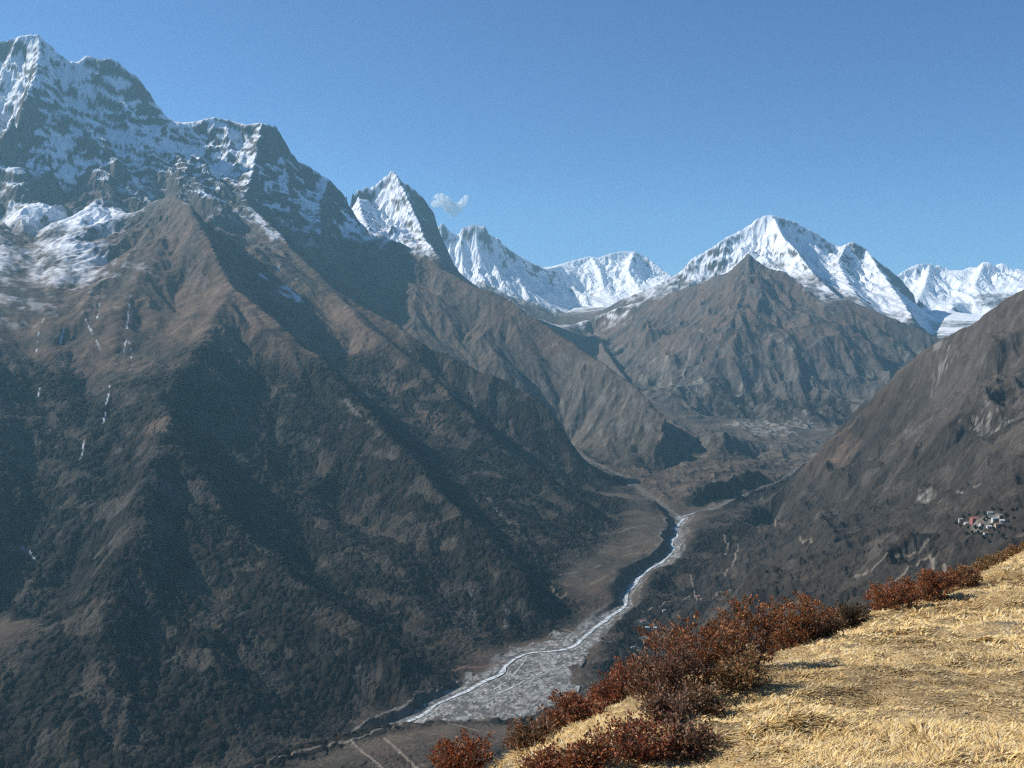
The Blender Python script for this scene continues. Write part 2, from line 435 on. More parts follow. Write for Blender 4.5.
rdist, vdist = dist_field(rmask), dist_field(vmask)
yy_ = (np.arange(base.shape[0]) * GDX + Y0)[:, None]
b1, b4 = blur(base, 1), blur(base, 5)
kb = sstep(4300, 3300, yy_)
kr = sstep(20, 130, np.minimum(rdist, vdist))
farb = base * (1 - kr) + b4 * kr
kn = sstep(4700, 5400, yy_)
base = (farb * kn + (b1 * (1 - kb) + b4 * kb) * (1 - kn)).astype(np.float32)
base0 = base
fine_patch(-700, 1300, 1250, 4500, 10.0, 160, 2)
fine_patch(300, 2100, 3700, 6000, 7.0, 200, 1)
sm = blur(base, 6)
gy, gx = np.gradient(sm, GDX)

# ------------------------------------------------------------------ polar sheet with one vertex for about every pixel
QUAL = 1.0
NA = int(1150 * QUAL)
ang = np.linspace(R(-35), R(35), NA)
r_parts = [np.geomspace(260, 1000, int(60 * QUAL), endpoint=False), np.geomspace(1000, 5500, int(900 * QUAL), endpoint=False), np.geomspace(5500, 14500, int(520 * QUAL), endpoint=False), np.geomspace(14500, 17000, 24)]
rad = np.concatenate(r_parts)
NR = len(rad)
A2, R2 = np.meshgrid(ang, rad)
PX, PY = (R2 * np.sin(A2)).astype(np.float64), (R2 * np.cos(A2)).astype(np.float64)
fx_, fy_ = PX.ravel(), PY.ravel()
wamp = 42 * sstep(4800, 3600, fy_) * sstep(2300, 2600, fy_ - fx_ * 0.8 + 900) + 7 + 16 * sstep(4200, 4700, fy_) * sstep(10500, 9000, fy_)
jag = sstep(450, 650, fx_) * sstep(3850, 4050, fy_) * sstep(6000, 5500, fy_) * 78
h0 = base_z(fx_ + (fbm(fx_ / 170, fy_ / 170, 3, 71) - 0.5) * 2 * wamp + (fbm(fx_ / 75, fy_ / 75, 3, 73) - 0.5) * jag, fy_ + (fbm(fx_ / 170, fy_ / 170, 3, 77) - 0.5) * 2 * wamp + (fbm(fx_ / 75, fy_ / 75, 3, 79) - 0.5) * jag)
h0 = h0 + (ridged(fx_ / 95, fy_ / 95, 3, 57) - 0.6) * 26 * (jag / 78) * sstep(-440, -470, h0)
ggx, ggy = samp(gx, fx_, fy_), samp(gy, fx_, fy_)
rd, vd = samp(rdist, fx_, fy_), samp(vdist, fx_, fy_)
# warp so that gullies wander a little
wx = (fbm(fx_ / 900, fy_ / 900, 3, 11) - 0.5); wy = (fbm(fx_ / 900, fy_ / 900, 3, 23) - 0.5)

def gullies(x, y, dx, dy, lam, seed):
    """stripes of wavelength lam that run down the slope; (dx, dy) is the unit downhill direction"""
    px, py = x / lam, y / lam
    qx, qy = -dy, dx
    ix, iy = np.floor(px), np.floor(py)
    va = np.zeros(x.shape, np.float32); ga = np.zeros(x.shape, np.float32); wt = np.zeros(x.shape, np.float32)
    for di in (-1, 0, 1):
        for dj in (-1, 0, 1):
            cx, cy = ix + di, iy + dj
            a, b = hash2(cx.astype(np.int64), cy.astype(np.int64), seed)
            ox = (px - cx - a).astype(np.float32); oy = (py - cy - b).astype(np.float32)
            w = np.exp(-(ox * ox + oy * oy) * 2.2)
            m = (ox * qx + oy * qy) * (2 * math.pi)
            va += np.cos(m) * w
            ga += -np.sin(m) * w
            wt += w
    return va / wt, ga / wt, qx, qy

slope = np.hypot(ggx, ggy).astype(np.float32) + 1e-5
sl_amt = sstep(0.12, 0.6, slope)
ddx, ddy = (ggx / slope).astype(np.float32), (ggy / slope).astype(np.float32)
h = h0.astype(np.float32)
gacc_x, gacc_y = ggx.astype(np.float32).copy(), ggy.astype(np.float32).copy()
carve = np.zeros_like(h)
for k, (lam, amp) in enumerate(((520, 0.10), (260, 0.11), (130, 0.10), (66, 0.09), (33, 0.07))):
    s = np.hypot(gacc_x, gacc_y) + 1e-5
    v, g, qx, qy = gullies(fx_ + wx * 260, fy_ + wy * 260, gacc_x / s, gacc_y / s, lam, 100 + k)
    fade = sstep(0.0, lam * 0.55, rd) * (0.35 + 0.65 * sstep(0, lam * 0.5, vd))
    A = lam * amp * sl_amt * fade * (1 + 0.9 * sstep(500, 900, h0) * (lam < 300))
    sharp = (v - 1) * 0.5
    h += A * sharp * 1.6
    carve += sharp * fade * (0.6 ** k)
    kk = A * 0.8 * (2 * math.pi / lam) * g
    gacc_x += kk * qx; gacc_y += kk * qy
# rocky roughness, stronger on steep high ground
high = sstep(250, 900, h0)
rough = sl_amt * (0.35 + 0.65 * high)
rfade = 0.25 + 0.75 * sstep(0, 160, rd)
h += (ridged(fx_ / 300, fy_ / 300, 4, 40) - 0.55) * 95 * rough * high * rfade
h += (ridged(fx_ / 900, fy_ / 900, 3, 45) - 0.55) * 130 * rough * high * sstep(60, 420, rd) * sstep(6000, 9000, fy_)
rhill = sstep(-200, 300, fx_ - 0.42 * fy_ + 750) * sstep(4800, 4300, fy_) * sstep(1000, 1400, fy_)
h += (fbm(fx_ / 120, fy_ / 120, 4, 50) - 0.5) * (34 + 26 * rhill) * rough * rfade
h += (ridged(fx_ / 330, fy_ / 330, 4, 55) - 0.5) * 95 * rhill * sl_amt * rfade
h += (ridged(fx_ / 110, fy_ / 110, 3, 58) - 0.5) * 30 * rhill * sl_amt * rfade * sstep(0.45, 0.65, fbm(fx_ / 500, fy_ / 500, 2, 59))
h += (fbm(fx_ / 30, fy_ / 30, 3, 60) - 0.5) * 9 * (0.25 + 0.75 * rough)
lowk = sstep(-380, -460, h0) * sstep(4200, 4700, fy_) * (1 - sstep(0.3, 0.6, slope))
h += (ridged(fx_ / 210, fy_ / 210, 3, 47) - 0.6) * 34 * lowk * sstep(0, 60, vd) * rfade
pz = sstep(5700, 6300, fy_) * sstep(8900, 8300, fy_) * sstep(100, 500, fx_) * sl_amt
h += ((ridged(fx_ / 750, fy_ / 750, 3, 61) - 0.55) * 190 * sstep(20, 260, rd) + (ridged(fx_ / 210, fy_ / 210, 3, 62) - 0.6) * 60 * (0.3 + 0.7 * sstep(0, 120, rd))) * pz
# strata: ledges and cliff bands that dip gently
ledge = sstep(300, 700, h0) * sstep(0.3, 0.7, slope) * sstep(0.34, 0.62, fbm(fx_ / 600, fy_ / 600 + h0 / 500, 3, 87)) * sstep(9800, 8000, fy_)
crag = sstep(0.55, 0.72, fbm(fx_ / 420, fy_ / 420, 3, 83)) * sstep(0.4, 0.7, slope) * 0.55
for lam, k in ((95.0, 0.42), (41.0, 0.32)):
    q_ = (h + 0.16 * fx_ - 0.10 * fy_ + (fbm(fx_ / 350, fy_ / 350, 3, 90) - 0.5) * 420) / lam
    f_ = q_ - np.floor(q_)
    h += lam * (sstep(0.25, 0.75, f_) - f_) * k * np.maximum(ledge, crag) * (0.35 + 0.65 * sstep(0, 120, rd))
h = h.astype(np.float32)

def poly_dist(line, reach):
    """distance in plan from every vertex to a line of (x, y, z), and the line's height there"""
    d = np.full(fx_.shape, 1e9, np.float32); z = np.zeros(fx_.shape, np.float32)
    for (ax, ay, az), (bx, by, bz) in zip(line[:-1], line[1:]):
        r0 = max(min(math.hypot(ax, ay), math.hypot(bx, by)) - reach - 5, 0); r1 = max(math.hypot(ax, ay), math.hypot(bx, by)) + reach + 5
        k0, k1 = np.searchsorted(rad, r0), np.searchsorted(rad, r1)
        a0, a1 = math.atan2(ax, ay), math.atan2(bx, by)
        da = reach / max(r0, 300) * 1.2 + 0.002
        c0, c1 = np.searchsorted(ang, min(a0, a1) - da), np.searchsorted(ang, max(a0, a1) + da)
        if k1 <= k0 or c1 <= c0: continue
        X, Y = PX[k0:k1, c0:c1], PY[k0:k1, c0:c1]
        ux, uy = bx - ax, by - ay
        t = np.clip(((X - ax) * ux + (Y - ay) * uy) / max(ux * ux + uy * uy, 1e-6), 0, 1)
        dd = np.hypot(X - ax - ux * t, Y - ay - uy * t)
        D = d.reshape(NR, NA)[k0:k1, c0:c1]; ZZ = z.reshape(NR, NA)[k0:k1, c0:c1]
        m = dd < D
        D[m] = dd[m]; ZZ[m] = (az + (bz - az) * t)[m]
    return d, z

def in_poly(poly, fx_=None, fy_=None):
    m = np.zeros(fx_.shape, bool)
    n = len(poly)
    for i in range(n):
        ax, ay = poly[i][:2]; bx, by = poly[(i + 1) % n][:2]
        c = ((ay > fy_) != (by > fy_))
        m ^= c & (fx_ < (bx - ax) * (fy_ - ay) / (by - ay + 1e-9) + ax)
    return m

# gravel flat and stream beds are levelled
def densify(line, step):
    out = []
    for a, b in zip(line[:-1], line[1:]):
        n = max(1, int(math.dist(a[:2], b[:2]) / step))
        for k in range(n):
            out.append(tuple(a[i] + (b[i] - a[i]) * k / n for i in range(3)))
    out.append(tuple(line[-1]))
    return out

def smooth_line(line, step=25, passes=3):
    P = np.array(densify(line, step))
    for _ in range(passes):
        P[1:-1] = 0.25 * P[:-2] + 0.5 * P[1:-1] + 0.25 * P[2:]
    return P

MAIN = smooth_line([(-1600, 700, -768), (-1100, 1000, -760), (-700, 1330, -754), (-420, 1640, -744), (-250, 1850, -730)] + RIV, 18, 1)
MAIN[:, 0] += (fbm(MAIN[:, 0] / 60, MAIN[:, 1] / 60, 3, 5) - 0.5) * 34
BR = smooth_line(RIV_R)
SIDE = smooth_line(Z((560, 440, -500), (586, 461, -556), (613, 473, -585), (644, 492, -612), (678, 518, -646)))
gravel = in_poly(BANK_L + BANK_R[::-1], fx_ + (fbm(fx_ / 55, fy_ / 55, 4, 29) - 0.5) * 70, fy_ + (fbm(fx_ / 55, fy_ / 55, 4, 39) - 0.5) * 110).astype(np.float32)
gz = base_z(fx_, fy_)
flat_noise = (fbm(fx_ / 14, fy_ / 14, 3, 31) - 0.5) * 3.0
h = h * (1 - gravel) + gravel * (gz + flat_noise + (ridged(fx_ / 60 + fy_ / 200, fy_ / 60, 3, 8) - 0.5) * 2.0)
dm, zm = poly_dist(MAIN, 160)
db, zb = poly_dist(BR, 120)
dsd, zsd = poly_dist(SIDE, 100)
wig = 12 * (fbm(fx_ / 45, fy_ / 45, 3, 14) - 0.5)
for d_, z_, w0, w1 in ((dm, zm, 16, 34), (db, zb, 9, 26), (dsd, zsd, 14, 34)):
    k = sstep(w1, w0, d_ + wig)
    h = h * (1 - k) + k * (z_ + flat_noise * 0.5)
    k = sstep(15, 8, d_)
    h = h - 1.5 * k
h = h.astype(np.float32)
# woods and scrub: rounded crowns on the lower slopes
def soft_spots(spots):
    k = np.zeros(fx_.shape, np.float32)
    for px, py, Y, rr, am in spots:
        x, y, _ = unp(px, py, Y)
        k = np.maximum(k, am * sstep(rr, rr * 0.35, np.hypot(fx_ - x, fy_ - y)))
    return k
nA = fbm(fx_ / 260, fy_ / 260, 4, 401); nB = fbm(fx_ / 60, fy_ / 60, 3, 411)
leftside = sstep(-60, 60, fy_ - 1750 - 2.0 * fx_ - 0 * fx_)          # far bank of the river
fline = np.where(leftside > 0.5, -60.0, -190.0)
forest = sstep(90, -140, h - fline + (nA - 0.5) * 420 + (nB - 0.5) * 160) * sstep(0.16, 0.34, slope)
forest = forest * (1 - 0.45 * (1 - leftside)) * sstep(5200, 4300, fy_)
forest = np.maximum(forest, soft_spots(((740, 385, 6600, 380, .8), (790, 395, 6430, 320, .8), (830, 392, 6500, 280, .8), (990, 545, 1400, 130, .9), (925, 505, 1900, 120, .8), (640, 600, 2500, 80, .4))) * sstep(0.35, 0.6, nB + 0.1))
forest = forest * (1 - gravel) * sstep(20, 45, dm) * (1 - sstep(0.56, 0.66, nB) * 0.7)
near_k = np.clip(2600 / np.maximum(np.hypot(fx_, fy_), 900), 0.5, 1.6)
crown = np.zeros_like(h); tree_id = np.zeros_like(h)
for lam, hh, sd in ((9.0, 5.5, 501), (15.0, 8.0, 506), (26.0, 7.0, 511)):
    dcell, rid = worley_id(fx_ / lam + (nB - .5) * 1.5, fy_ / lam, sd)
    c_ = hh * (0.25 + 1.1 * rid) * np.sqrt(np.clip(1 - (dcell / (0.4 + 0.3 * rid)) ** 2, 0, 1)) * (rid > 0.25)
    tree_id = np.where(c_ > crown, rid, tree_id); crown = np.maximum(crown, c_)
h = h + crown * forest * sstep(6200, 4500, fy_)
scrub = (1 - forest) * sstep(0.1, 0.3, slope) * sstep(300, -200, h) * (1 - gravel)
dcell = worley(fx_ / 9.0, fy_ / 9.0, 521)
h = h + 2.2 * np.sqrt(np.clip(1 - (dcell / 0.5) ** 2, 0, 1)) * scrub * sstep(0.4, 0.55, nB) * sstep(4200, 3000, fy_)
h = h.astype(np.float32)
HZ = h.reshape(NR, NA)

TT = HZ / R2                        # tangent of the elevation angle seen from the camera
TMAX = np.maximum.accumulate(TT, axis=0)

def hit(px, py):
    a, b, c = ray(px, py)
    az = math.atan2(a, b); te = c / math.hypot(a, b)
    f = (az - ang[0]) / (ang[1] - ang[0]); i = int(round(f)); i = min(max(i, 0), NA - 1)
    col = TMAX[:, i]
    k = int(np.searchsorted(col, te))
    k = min(max(k, 1), NR - 1)
    t0, t1 = col[k - 1], max(col[k], col[k - 1] + 1e-7)
    f = min(max((te - t0) / (t1 - t0), 0), 1)
    rr = rad[k - 1] + (rad[k] - rad[k - 1]) * f
    return (rr * math.sin(az), rr * math.cos(az), HZ[k - 1, i] + (HZ[k, i] - HZ[k - 1, i]) * f)

# slope of the finished surface
dhr = np.gradient(HZ, axis=0) / np.gradient(R2, axis=0)
dha = np.gradient(HZ, axis=1) / (R2 * (ang[1] - ang[0]))
SL = np.hypot(dhr, dha)

# ------------------------------------------------------------------ ground cover: own colours, with some distance haze painted on the far slopes
HF, SF = HZ.ravel(), SL.ravel()
n1 = fbm(fx_ / 500, fy_ / 500, 4, 201); n2 = fbm(fx_ / 110, fy_ / 110, 4, 211); n3 = fbm(fx_ / 24, fy_ / 24, 3, 221); n4 = fbm(fx_ / 7, fy_ / 7, 2, 231)

def idw(pts, p=3.0):
    """height-like value spread from a few places, on the plan"""
    num = np.zeros((base.shape[0] // 4 + 1, base.shape[1] // 4 + 1)); den = num.copy()
    gx_, gy_ = np.meshgrid(X0 + np.arange(num.shape[1]) * GDX * 4, Y0 + np.arange(num.shape[0]) * GDX * 4)
    for x, y, v in pts:
        w = 1 / (np.hypot(gx_ - x, gy_ - y) + 60) ** p
        num += w * v; den += w
    f = num / den
    u = np.clip((fx_ - X0) / (GDX * 4), 0, f.shape[1] - 1.001); v = np.clip((fy_ - Y0) / (GDX * 4), 0, f.shape[0] - 1.001)
    i = u.astype(int); j = v.astype(int); fu = u - i; fv = v - j
    return ((f[j, i] * (1 - fu) + f[j, i + 1] * fu) * (1 - fv) + (f[j + 1, i] * (1 - fu) + f[j + 1, i + 1] * fu) * fv).astype(np.float32)

# snow line height and how much of the steep ground the snow covers
SNOWPTS = []
for px, py, cov in ((0, 295, .45), (40, 285, .5), (70, 278, .5), (104, 262, .4), (128, 180, .2), (185, 168, .2), (225, 192, .25), (260, 226, .3), (290, 245, .4), (325, 238, .45),
                    (352, 240, .6), (380, 238, .75), (420, 248, .75), (445, 262, .9), (480, 282, .95), (520, 300, .95), (560, 325, .8), (600, 318, .55), (640, 302, .5),
                    (690, 284, .6), (725, 268, .55), (775, 262, .8), (800, 278, .7), (822, 295, .6), (850, 297, .55), (885, 312, .6), (912, 322, .6), (935, 333, .9), (960, 322, .9), (1000, 300, .9)):
    x, y, z = hit(px, py)
    SNOWPTS.append((x, y, z, cov))
for px, py, Y, z, cov in ((160, 205, 5000, 900, .1), (200, 220, 4750, 850, .1), (150, 230, 4600, 800, .1), (250, 245, 5000, 800, .1), (60, 182, 5550, 1150, .1), (748, 258, 8480, 950, .1), (730, 285, 8200, 950, .1), (700, 300, 8500, 800, .1), (770, 285, 8150, 850, .1), (840, 315, 7700, 700, .1), (900, 335, 7400, 600, .1),
                          (945, 318, 10600, -300, .95), (955, 310, 11500, -300, .95), (930, 330, 9600, -100, .9), (540, 300, 11800, 250, .95), (500, 270, 11800, 300, .95), (610, 280, 13000, 200, .75), (650, 270, 13800, 200, .85), (580, 275, 13500, 100, .85),
                          (478, 230, 11900, 300, 1.3), (465, 235, 11850, 300, 1.2), (770, 225, 10900, 500, 1.3), (742, 233, 10850, 500, 1.3), (790, 226, 10950, 500, 1.3), (812, 238, 10950, 450, 1.2), (850, 250, 10950, 400, 1.0), (866, 256, 11050, 400, 1.0), (705, 256, 10750, 500, 1.0), (720, 250, 10700, 600, .8), (830, 255, 10900, 450, .6), (880, 280, 11000, 350, .6), (940, 280, 13300, 0, .85), (990, 275, 13300, 0, .8), (400, 190, 8950, 400, .95), (380, 200, 8900, 400, .95), (415, 220, 8900, 400, .8), (360, 200, 8780, 400, .95), (405, 205, 8600, 400, .95), (436, 225, 8900, 700, .2), (428, 215, 8800, 600, .3),
                          (12, 70, 6250, 500, .85), (60, 90, 6400, 650, .92), (100, 90, 6500, 650, .88), (150, 130, 6500, 650, .8), (200, 150, 6600, 650, .65), (240, 140, 6900, 700, .45), (300, 180, 6950, 650, .68), (60, 150, 5700, 600, .75), (30, 215, 5150, 500, .85), (80, 210, 5100, 500, .8)):
    x, y, _ = unp(px, py, Y)
    SNOWPTS.append((x, y, z, cov))
snowline = idw([(p[0], p[1], p[2]) for p in SNOWPTS]); cover = idw([(p[0], p[1], p[3]) for p in SNOWPTS])
elev = HF - snowline + (n1 - 0.5) * 260 + (n2 - 0.5) * 220
streak = fbm((fx_ * 0.55 + fy_ * 0.3 + HF * 0.5) / 60, (HF + 0.16 * fx_) / 26, 4, 240)
thr = 0.55 + 1.25 * cover + (n2 - 0.5) * 0.9 + (streak - 0.5) * 1.6
thr = thr - 0.42 * (carve + 0.85) * sstep(0, 400, HF)
snow = sstep(-90, 130, elev + (n3 - 0.5) * 120) * sstep(0.12, -0.12, SF - thr - 0.0004 * np.clip(elev, 0, 900))
snow = snow * (0.80 + 0.2 * sstep(0.3, 0.6, n3))
dust = sstep(-260, 60, elev) * sstep(0.52, 0.68, n3 * 0.5 + streak * 0.5) * sstep(1.0, 0.6, SF) * 0.55
snow = np.clip(np.maximum(snow, dust), 0, 1)

# steep rock, grass, heath
def c3(*c): return np.array(c, np.float32)
colr = np.empty((len(HF), 3), np.float32)
colr[:] = c3(0.125, 0.100, 0.076)
def mixin(k, c):
    global colr
    colr = colr + (np.asarray(c, np.float32) - colr) * np.clip(k, 0, 1)[:, None].astype(np.float32)
mixin(sstep(0.42, 0.62, n1) * 0.8, c3(0.125, 0.086, 0.066))
mixin(sstep(0.50, 0.66, n2) * 0.7, c3(0.16, 0.128, 0.092))
mixin(sstep(0.50, 0.30, n2) * 0.6, c3(0.075, 0.066, 0.055))
rock = sstep(0.85, 1.25, SF + (n3 - 0.5) * 1.0 + (n2 - 0.5) * 0.7)
rock = np.maximum(rock, sstep(150, 650, HF + (n2 - 0.5) * 300) * 0.75 * sstep(0.3, 0.6, n3 + 0.15))
mixin(rock * 0.75, c3(0.115, 0.102, 0.09))
mixin(rock * sstep(0.50, 0.64, n3 * 0.55 + n4 * 0.45) * 0.8 * (1 - 0.6 * rhill), c3(0.20, 0.185, 0.165))
mixin(sstep(350, 800, HF) * 0.7, c3(0.135, 0.128, 0.122))
mixin(np.maximum(sstep(5600, 6600, fy_) * sstep(200, 800, fx_) * 0.6, sstep(4750, 5300, fy_) * sstep(-1500, -700, fx_) * 0.4), c3(0.165, 0.148, 0.132))  # far rock and ridge painted paler with distance, haze put into the colour
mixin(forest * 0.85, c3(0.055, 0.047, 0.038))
onk = forest * sstep(0.3, 1.5, crown)
mixin(onk * (tree_id < 0.55), c3(0.040, 0.042, 0.028))
mixin(onk * (tree_id >= 0.55) * (tree_id < 0.8), c3(0.075, 0.060, 0.045))
mixin(onk * (tree_id >= 0.8), c3(0.105, 0.092, 0.075))
mixin(onk * (tree_id > 0.62) * (tree_id < 0.66), c3(0.13, 0.085, 0.05))
warm = leftside * sstep(-260, 120, HF + (n1 - 0.5) * 300) * sstep(900, 500, HF)
mixin(warm * 0.55 * sstep(0.35, 0.6, n2), c3(0.215, 0.140, 0.098))
mixin(rhill * 0.45, c3(0.105, 0.083, 0.066))
colr *= (0.72 + 0.56 * n4)[:, None] * (0.8 + 0.4 * n3)[:, None]
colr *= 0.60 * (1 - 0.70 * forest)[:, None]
grav = np.maximum(gravel, np.maximum(sstep(46, 26, dm + wig), np.maximum(sstep(26, 10, db + wig) * 0.35, sstep(30, 12, dsd + wig) * 0.25)))
grav = grav * sstep(0.55, 0.28, SF)
gtex = fbm(fx_ / 18, fy_ / 18, 3, 260)
mixin(grav * 0.95, c3(0.145, 0.14, 0.13))
mixin(grav * sstep(0.45, 0.65, gtex), c3(0.21, 0.205, 0.19))
mixin(grav * sstep(0.5, 0.35, gtex) * 0.6, c3(0.08, 0.077, 0.072))
spk = vnoise(fx_ / 4.0, fy_ / 6.0, 263)
mixin(grav * sstep(0.72, 0.85, spk) * 0.8, c3(0.40, 0.385, 0.36))
mixin(grav * sstep(0.28, 0.15, spk) * 0.7, c3(0.062, 0.06, 0.056))
chan = np.abs(fbm((fx_ * 0.83 - fy_ * 0.55) / 26, (fx_ * 0.55 + fy_ * 0.83) / 130, 3, 267) - 0.5)
mixin(gravel * sstep(0.035, 0.012, chan) * 0.7, c3(0.30, 0.30, 0.285))

def streaks(lines, width, colour, amount=0.9, dotted=0.0, seed=0, reach=60):
    for i, ln in enumerate(lines):
        P = [hit(*p) for p in ln]
        d, _ = poly_dist(P, reach)
        w_ = np.nonzero(d < width * 2)[0]
        if not len(w_): continue
        x, y = fx_[w_], fy_[w_]
        w = width * (0.6 + 0.8 * fbm(x / 40 + i, y / 40, 2, 300 + seed + i))
        k = sstep(w, w * 0.45, d[w_] + (n4[w_] - 0.5) * width * 0.8) * amount
        if dotted: k = k * sstep(dotted, dotted + 0.12, fbm(x / 60 + 3 * i, y / 60, 3, 340 + seed + i))
        colr[w_] += (np.asarray(colour, np.float32) - colr[w_]) * np.clip(k, 0, 1)[:, None].astype(np.float32)

PATH = c3(0.25, 0.21, 0.165)
# footpaths
streaks([[(870, 600), (905, 572), (912, 566), (920, 560), (930, 555), (945, 572)], [(855, 577), (880, 562), (905, 556), (918, 553)], [(918, 553), (924, 545), (928, 540)],
         [(250, 766), (300, 750), (340, 742), (352, 741), (368, 756), (384, 770)], [(384, 738), (400, 752), (418, 770)], [(415, 719), (450, 724), (478, 731)],
         [(352, 741), (400, 726), (415, 719)], [(760, 517), (772, 521), (776, 526)], [(935, 505), (960, 492), (980, 484)], [(724, 534), (728, 545), (725, 555)],
         [(800, 537), (812, 543)], [(668, 453), (690, 456), (708, 455)], [(738, 405), (741, 413), (748, 420), (762, 430)], [(700, 600), (720, 592), (735, 588)], [(690, 575), (694, 590), (697, 600)], [(640, 612), (665, 602), (690, 596)],
         [(560, 628), (600, 640), (640, 655)], [(725, 575), (735, 560), (738, 545)]], 2.8, PATH, 0.62, seed=1)
# red earth tracks on the far bank and terrace edges
streaks([[(452, 670), (480, 667), (505, 663)], [(520, 650), (540, 644), (560, 642)]], 5, c3(0.165, 0.10, 0.075), 0.8, seed=2)
streaks([[(545, 600), (575, 590), (600, 580), (615, 570)], [(560, 575), (590, 570), (612, 560)], [(600, 545), (625, 548), (650, 540)], [(625, 555), (645, 553), (662, 540)], [(520, 560), (545, 585), (560, 600)],
         [(470, 690), (500, 660)], [(590, 530), (620, 532), (650, 524)]], 6, c3(0.16, 0.13, 0.095), 0.6, dotted=0.4, seed=3)
# pale scree runnels
streaks([[(655, 395), (660, 378), (666, 362), (672, 348)], [(640, 380), (650, 362), (664, 348)], [(735, 402), (742, 385), (744, 370)], [(700, 330), (712, 345), (722, 352)], [(600, 345), (625, 332), (650, 322)], [(615, 350), (640, 335), (658, 328)], [(690, 350), (684, 370), (676, 390)],
         [(670, 384), (684, 392), (700, 398)], [(770, 335), (785, 345), (795, 352)], [(818, 300), (826, 308), (832, 313)], [(795, 400), (805, 412), (812, 420)], [(860, 330), (872, 340), (880, 352)], [(905, 360), (920, 352), (938, 348)]], 16, c3(0.20, 0.185, 0.16), 0.7, dotted=0.38, seed=4)
streaks([[(385, 300), (400, 330), (410, 352)], [(468, 380), (474, 400), (478, 418)], [(540, 400), (548, 420), (552, 440)], [(345, 400), (358, 416), (372, 424), (400, 444), (450, 478), (487, 499), (536, 548)], [(600, 430), (606, 450), (612, 462)], [(505, 630), (508, 612), (505, 590)], [(470, 622), (474, 605), (470, 590)], [(560, 400), (570, 430), (575, 445)]],
        9, c3(0.15, 0.13, 0.108), 0.65, dotted=0.36, seed=5)
# bare knolls of tawny grass on the spurs
for px, py, rr, am in ((225, 285, 190, .8), (245, 315, 150, .6), (210, 330, 150, .5), (345, 312, 120, .7), (355, 345, 130, .6), (430, 415, 110, .6), (385, 385, 110, .45), (160, 425, 70, .5), (575, 425, 90, .4), (835, 440, 150, .6), (880, 400, 160, .35), (450, 395, 90, .45)):
    x, y, z = hit(px, py)
    d = np.hypot(fx_ - x, fy_ - y)
    k = sstep(rr, rr * 0.3, d + (n2 - 0.5) * rr * 1.6) * am
    forest = forest * (1 - k)
    mixin(k * (1 - rock * 0.6), c3(0.18, 0.124, 0.088))
# fields and walls of the village terrace, and the hamlets' cleared ground
for px, py, rx_, ry_, am in ((765, 428, 190, 260, .8), (735, 425, 120, 160, .6), (805, 424, 150, 220, .6), (700, 384, 60, 120, .5), (978, 526, 12, 20, .4), (995, 521, 14, 26, .5), (650, 632, 40, 70, .5), (640, 645, 30, 60, .5), (925, 498, 28, 40, .5)):
    x, y, z = hit(px, py)
    d = np.hypot((fx_ - x) / rx_, (fy_ - y) / ry_)
    cellw = worley(fx_ / 30, fy_ / 30, 77)
    k = sstep(1, 0.5, d + (n2 - 0.5) * 0.8) * am
    mixin(k * sstep(0.5, 0.6, fbm(fx_ / 26, fy_ / 26, 2, 78)), c3(0.24, 0.22, 0.185))
    mixin(k * sstep(0.55, 0.75, cellw), c3(0.28, 0.265, 0.235))
# pale rock scars
for px, py, rr in ((985, 425, 45), (920, 425, 28), (1010, 420, 40), (925, 497, 18), (905, 430, 20), (690, 388, 60), (870, 372, 30), (940, 372, 30), (150, 195, 90)):
    x, y, z = hit(px, py)
    d = np.hypot(fx_ - x, (fy_ - y) * 0.6)
    mixin(sstep(rr, rr * 0.3, d + (n3 - 0.5) * rr * 2.6) * sstep(0.4, 0.6, n4 * 0.6 + n3 * 0.4) * 0.8, c3(0.22, 0.205, 0.178))
mixin(snow, c3(0.80, 0.82, 0.85))
# frozen falls and last snow in the gullies
streaks([[(130, 295), (128, 318), (126, 335), (132, 352), (130, 370)], [(112, 366), (108, 378), (110, 390), (106, 405), (103, 424)], [(45, 315), (38, 335), (36, 352)], [(42, 378), (38, 397)], [(84, 440), (82, 455), (76, 468)], [(20, 546), (30, 552), (36, 562)], [(82, 312), (86, 320), (100, 350)], [(126, 340), (124, 352)], [(100, 300), (97, 318)], [(66, 322), (60, 345)]],
        2.2, c3(0.50, 0.52, 0.56), 0.95, dotted=0.40, seed=6)
streaks([[(255, 215), (275, 240), (295, 246), (300, 250)], [(262, 275), (285, 288), (300, 302)], [(270, 285), (292, 300)], [(280, 268), (296, 284)]], 26, c3(0.72, 0.74, 0.78), 0.7, dotted=0.45, seed=7)

gm, t, b = new_mat("ground")
at = t.nodes.new("ShaderNodeAttribute"); at.attribute_name = "col"
tc = t.nodes.new("ShaderNodeTexCoord")
nz = t.nodes.new("ShaderNodeTexNoise"); nz.inputs["Scale"].default_value = 0.22; nz.inputs["Detail"].default_value = 5
t.links.new(tc.outputs["Object"], nz.inputs["Vector"])
mr = t.nodes.new("ShaderNodeMapRange"); mr.inputs[1].default_value = 0.3; mr.inputs[2].default_value = 0.7; mr.inputs[3].default_value = 0.72; mr.inputs[4].default_value = 1.28
t.links.new(nz.outputs[0], mr.inputs[0])
vm = t.nodes.new("ShaderNodeVectorMath"); vm.operation = 'SCALE'
t.links.new(at.outputs["Color"], vm.inputs[0]); t.links.new(mr.outputs[0], vm.inputs[3])
t.links.new(vm.outputs[0], b.inputs["Base Color"])
b.inputs["Roughness"].default_value = 0.95
b.inputs["Specular IOR Level"].default_value = 0.1

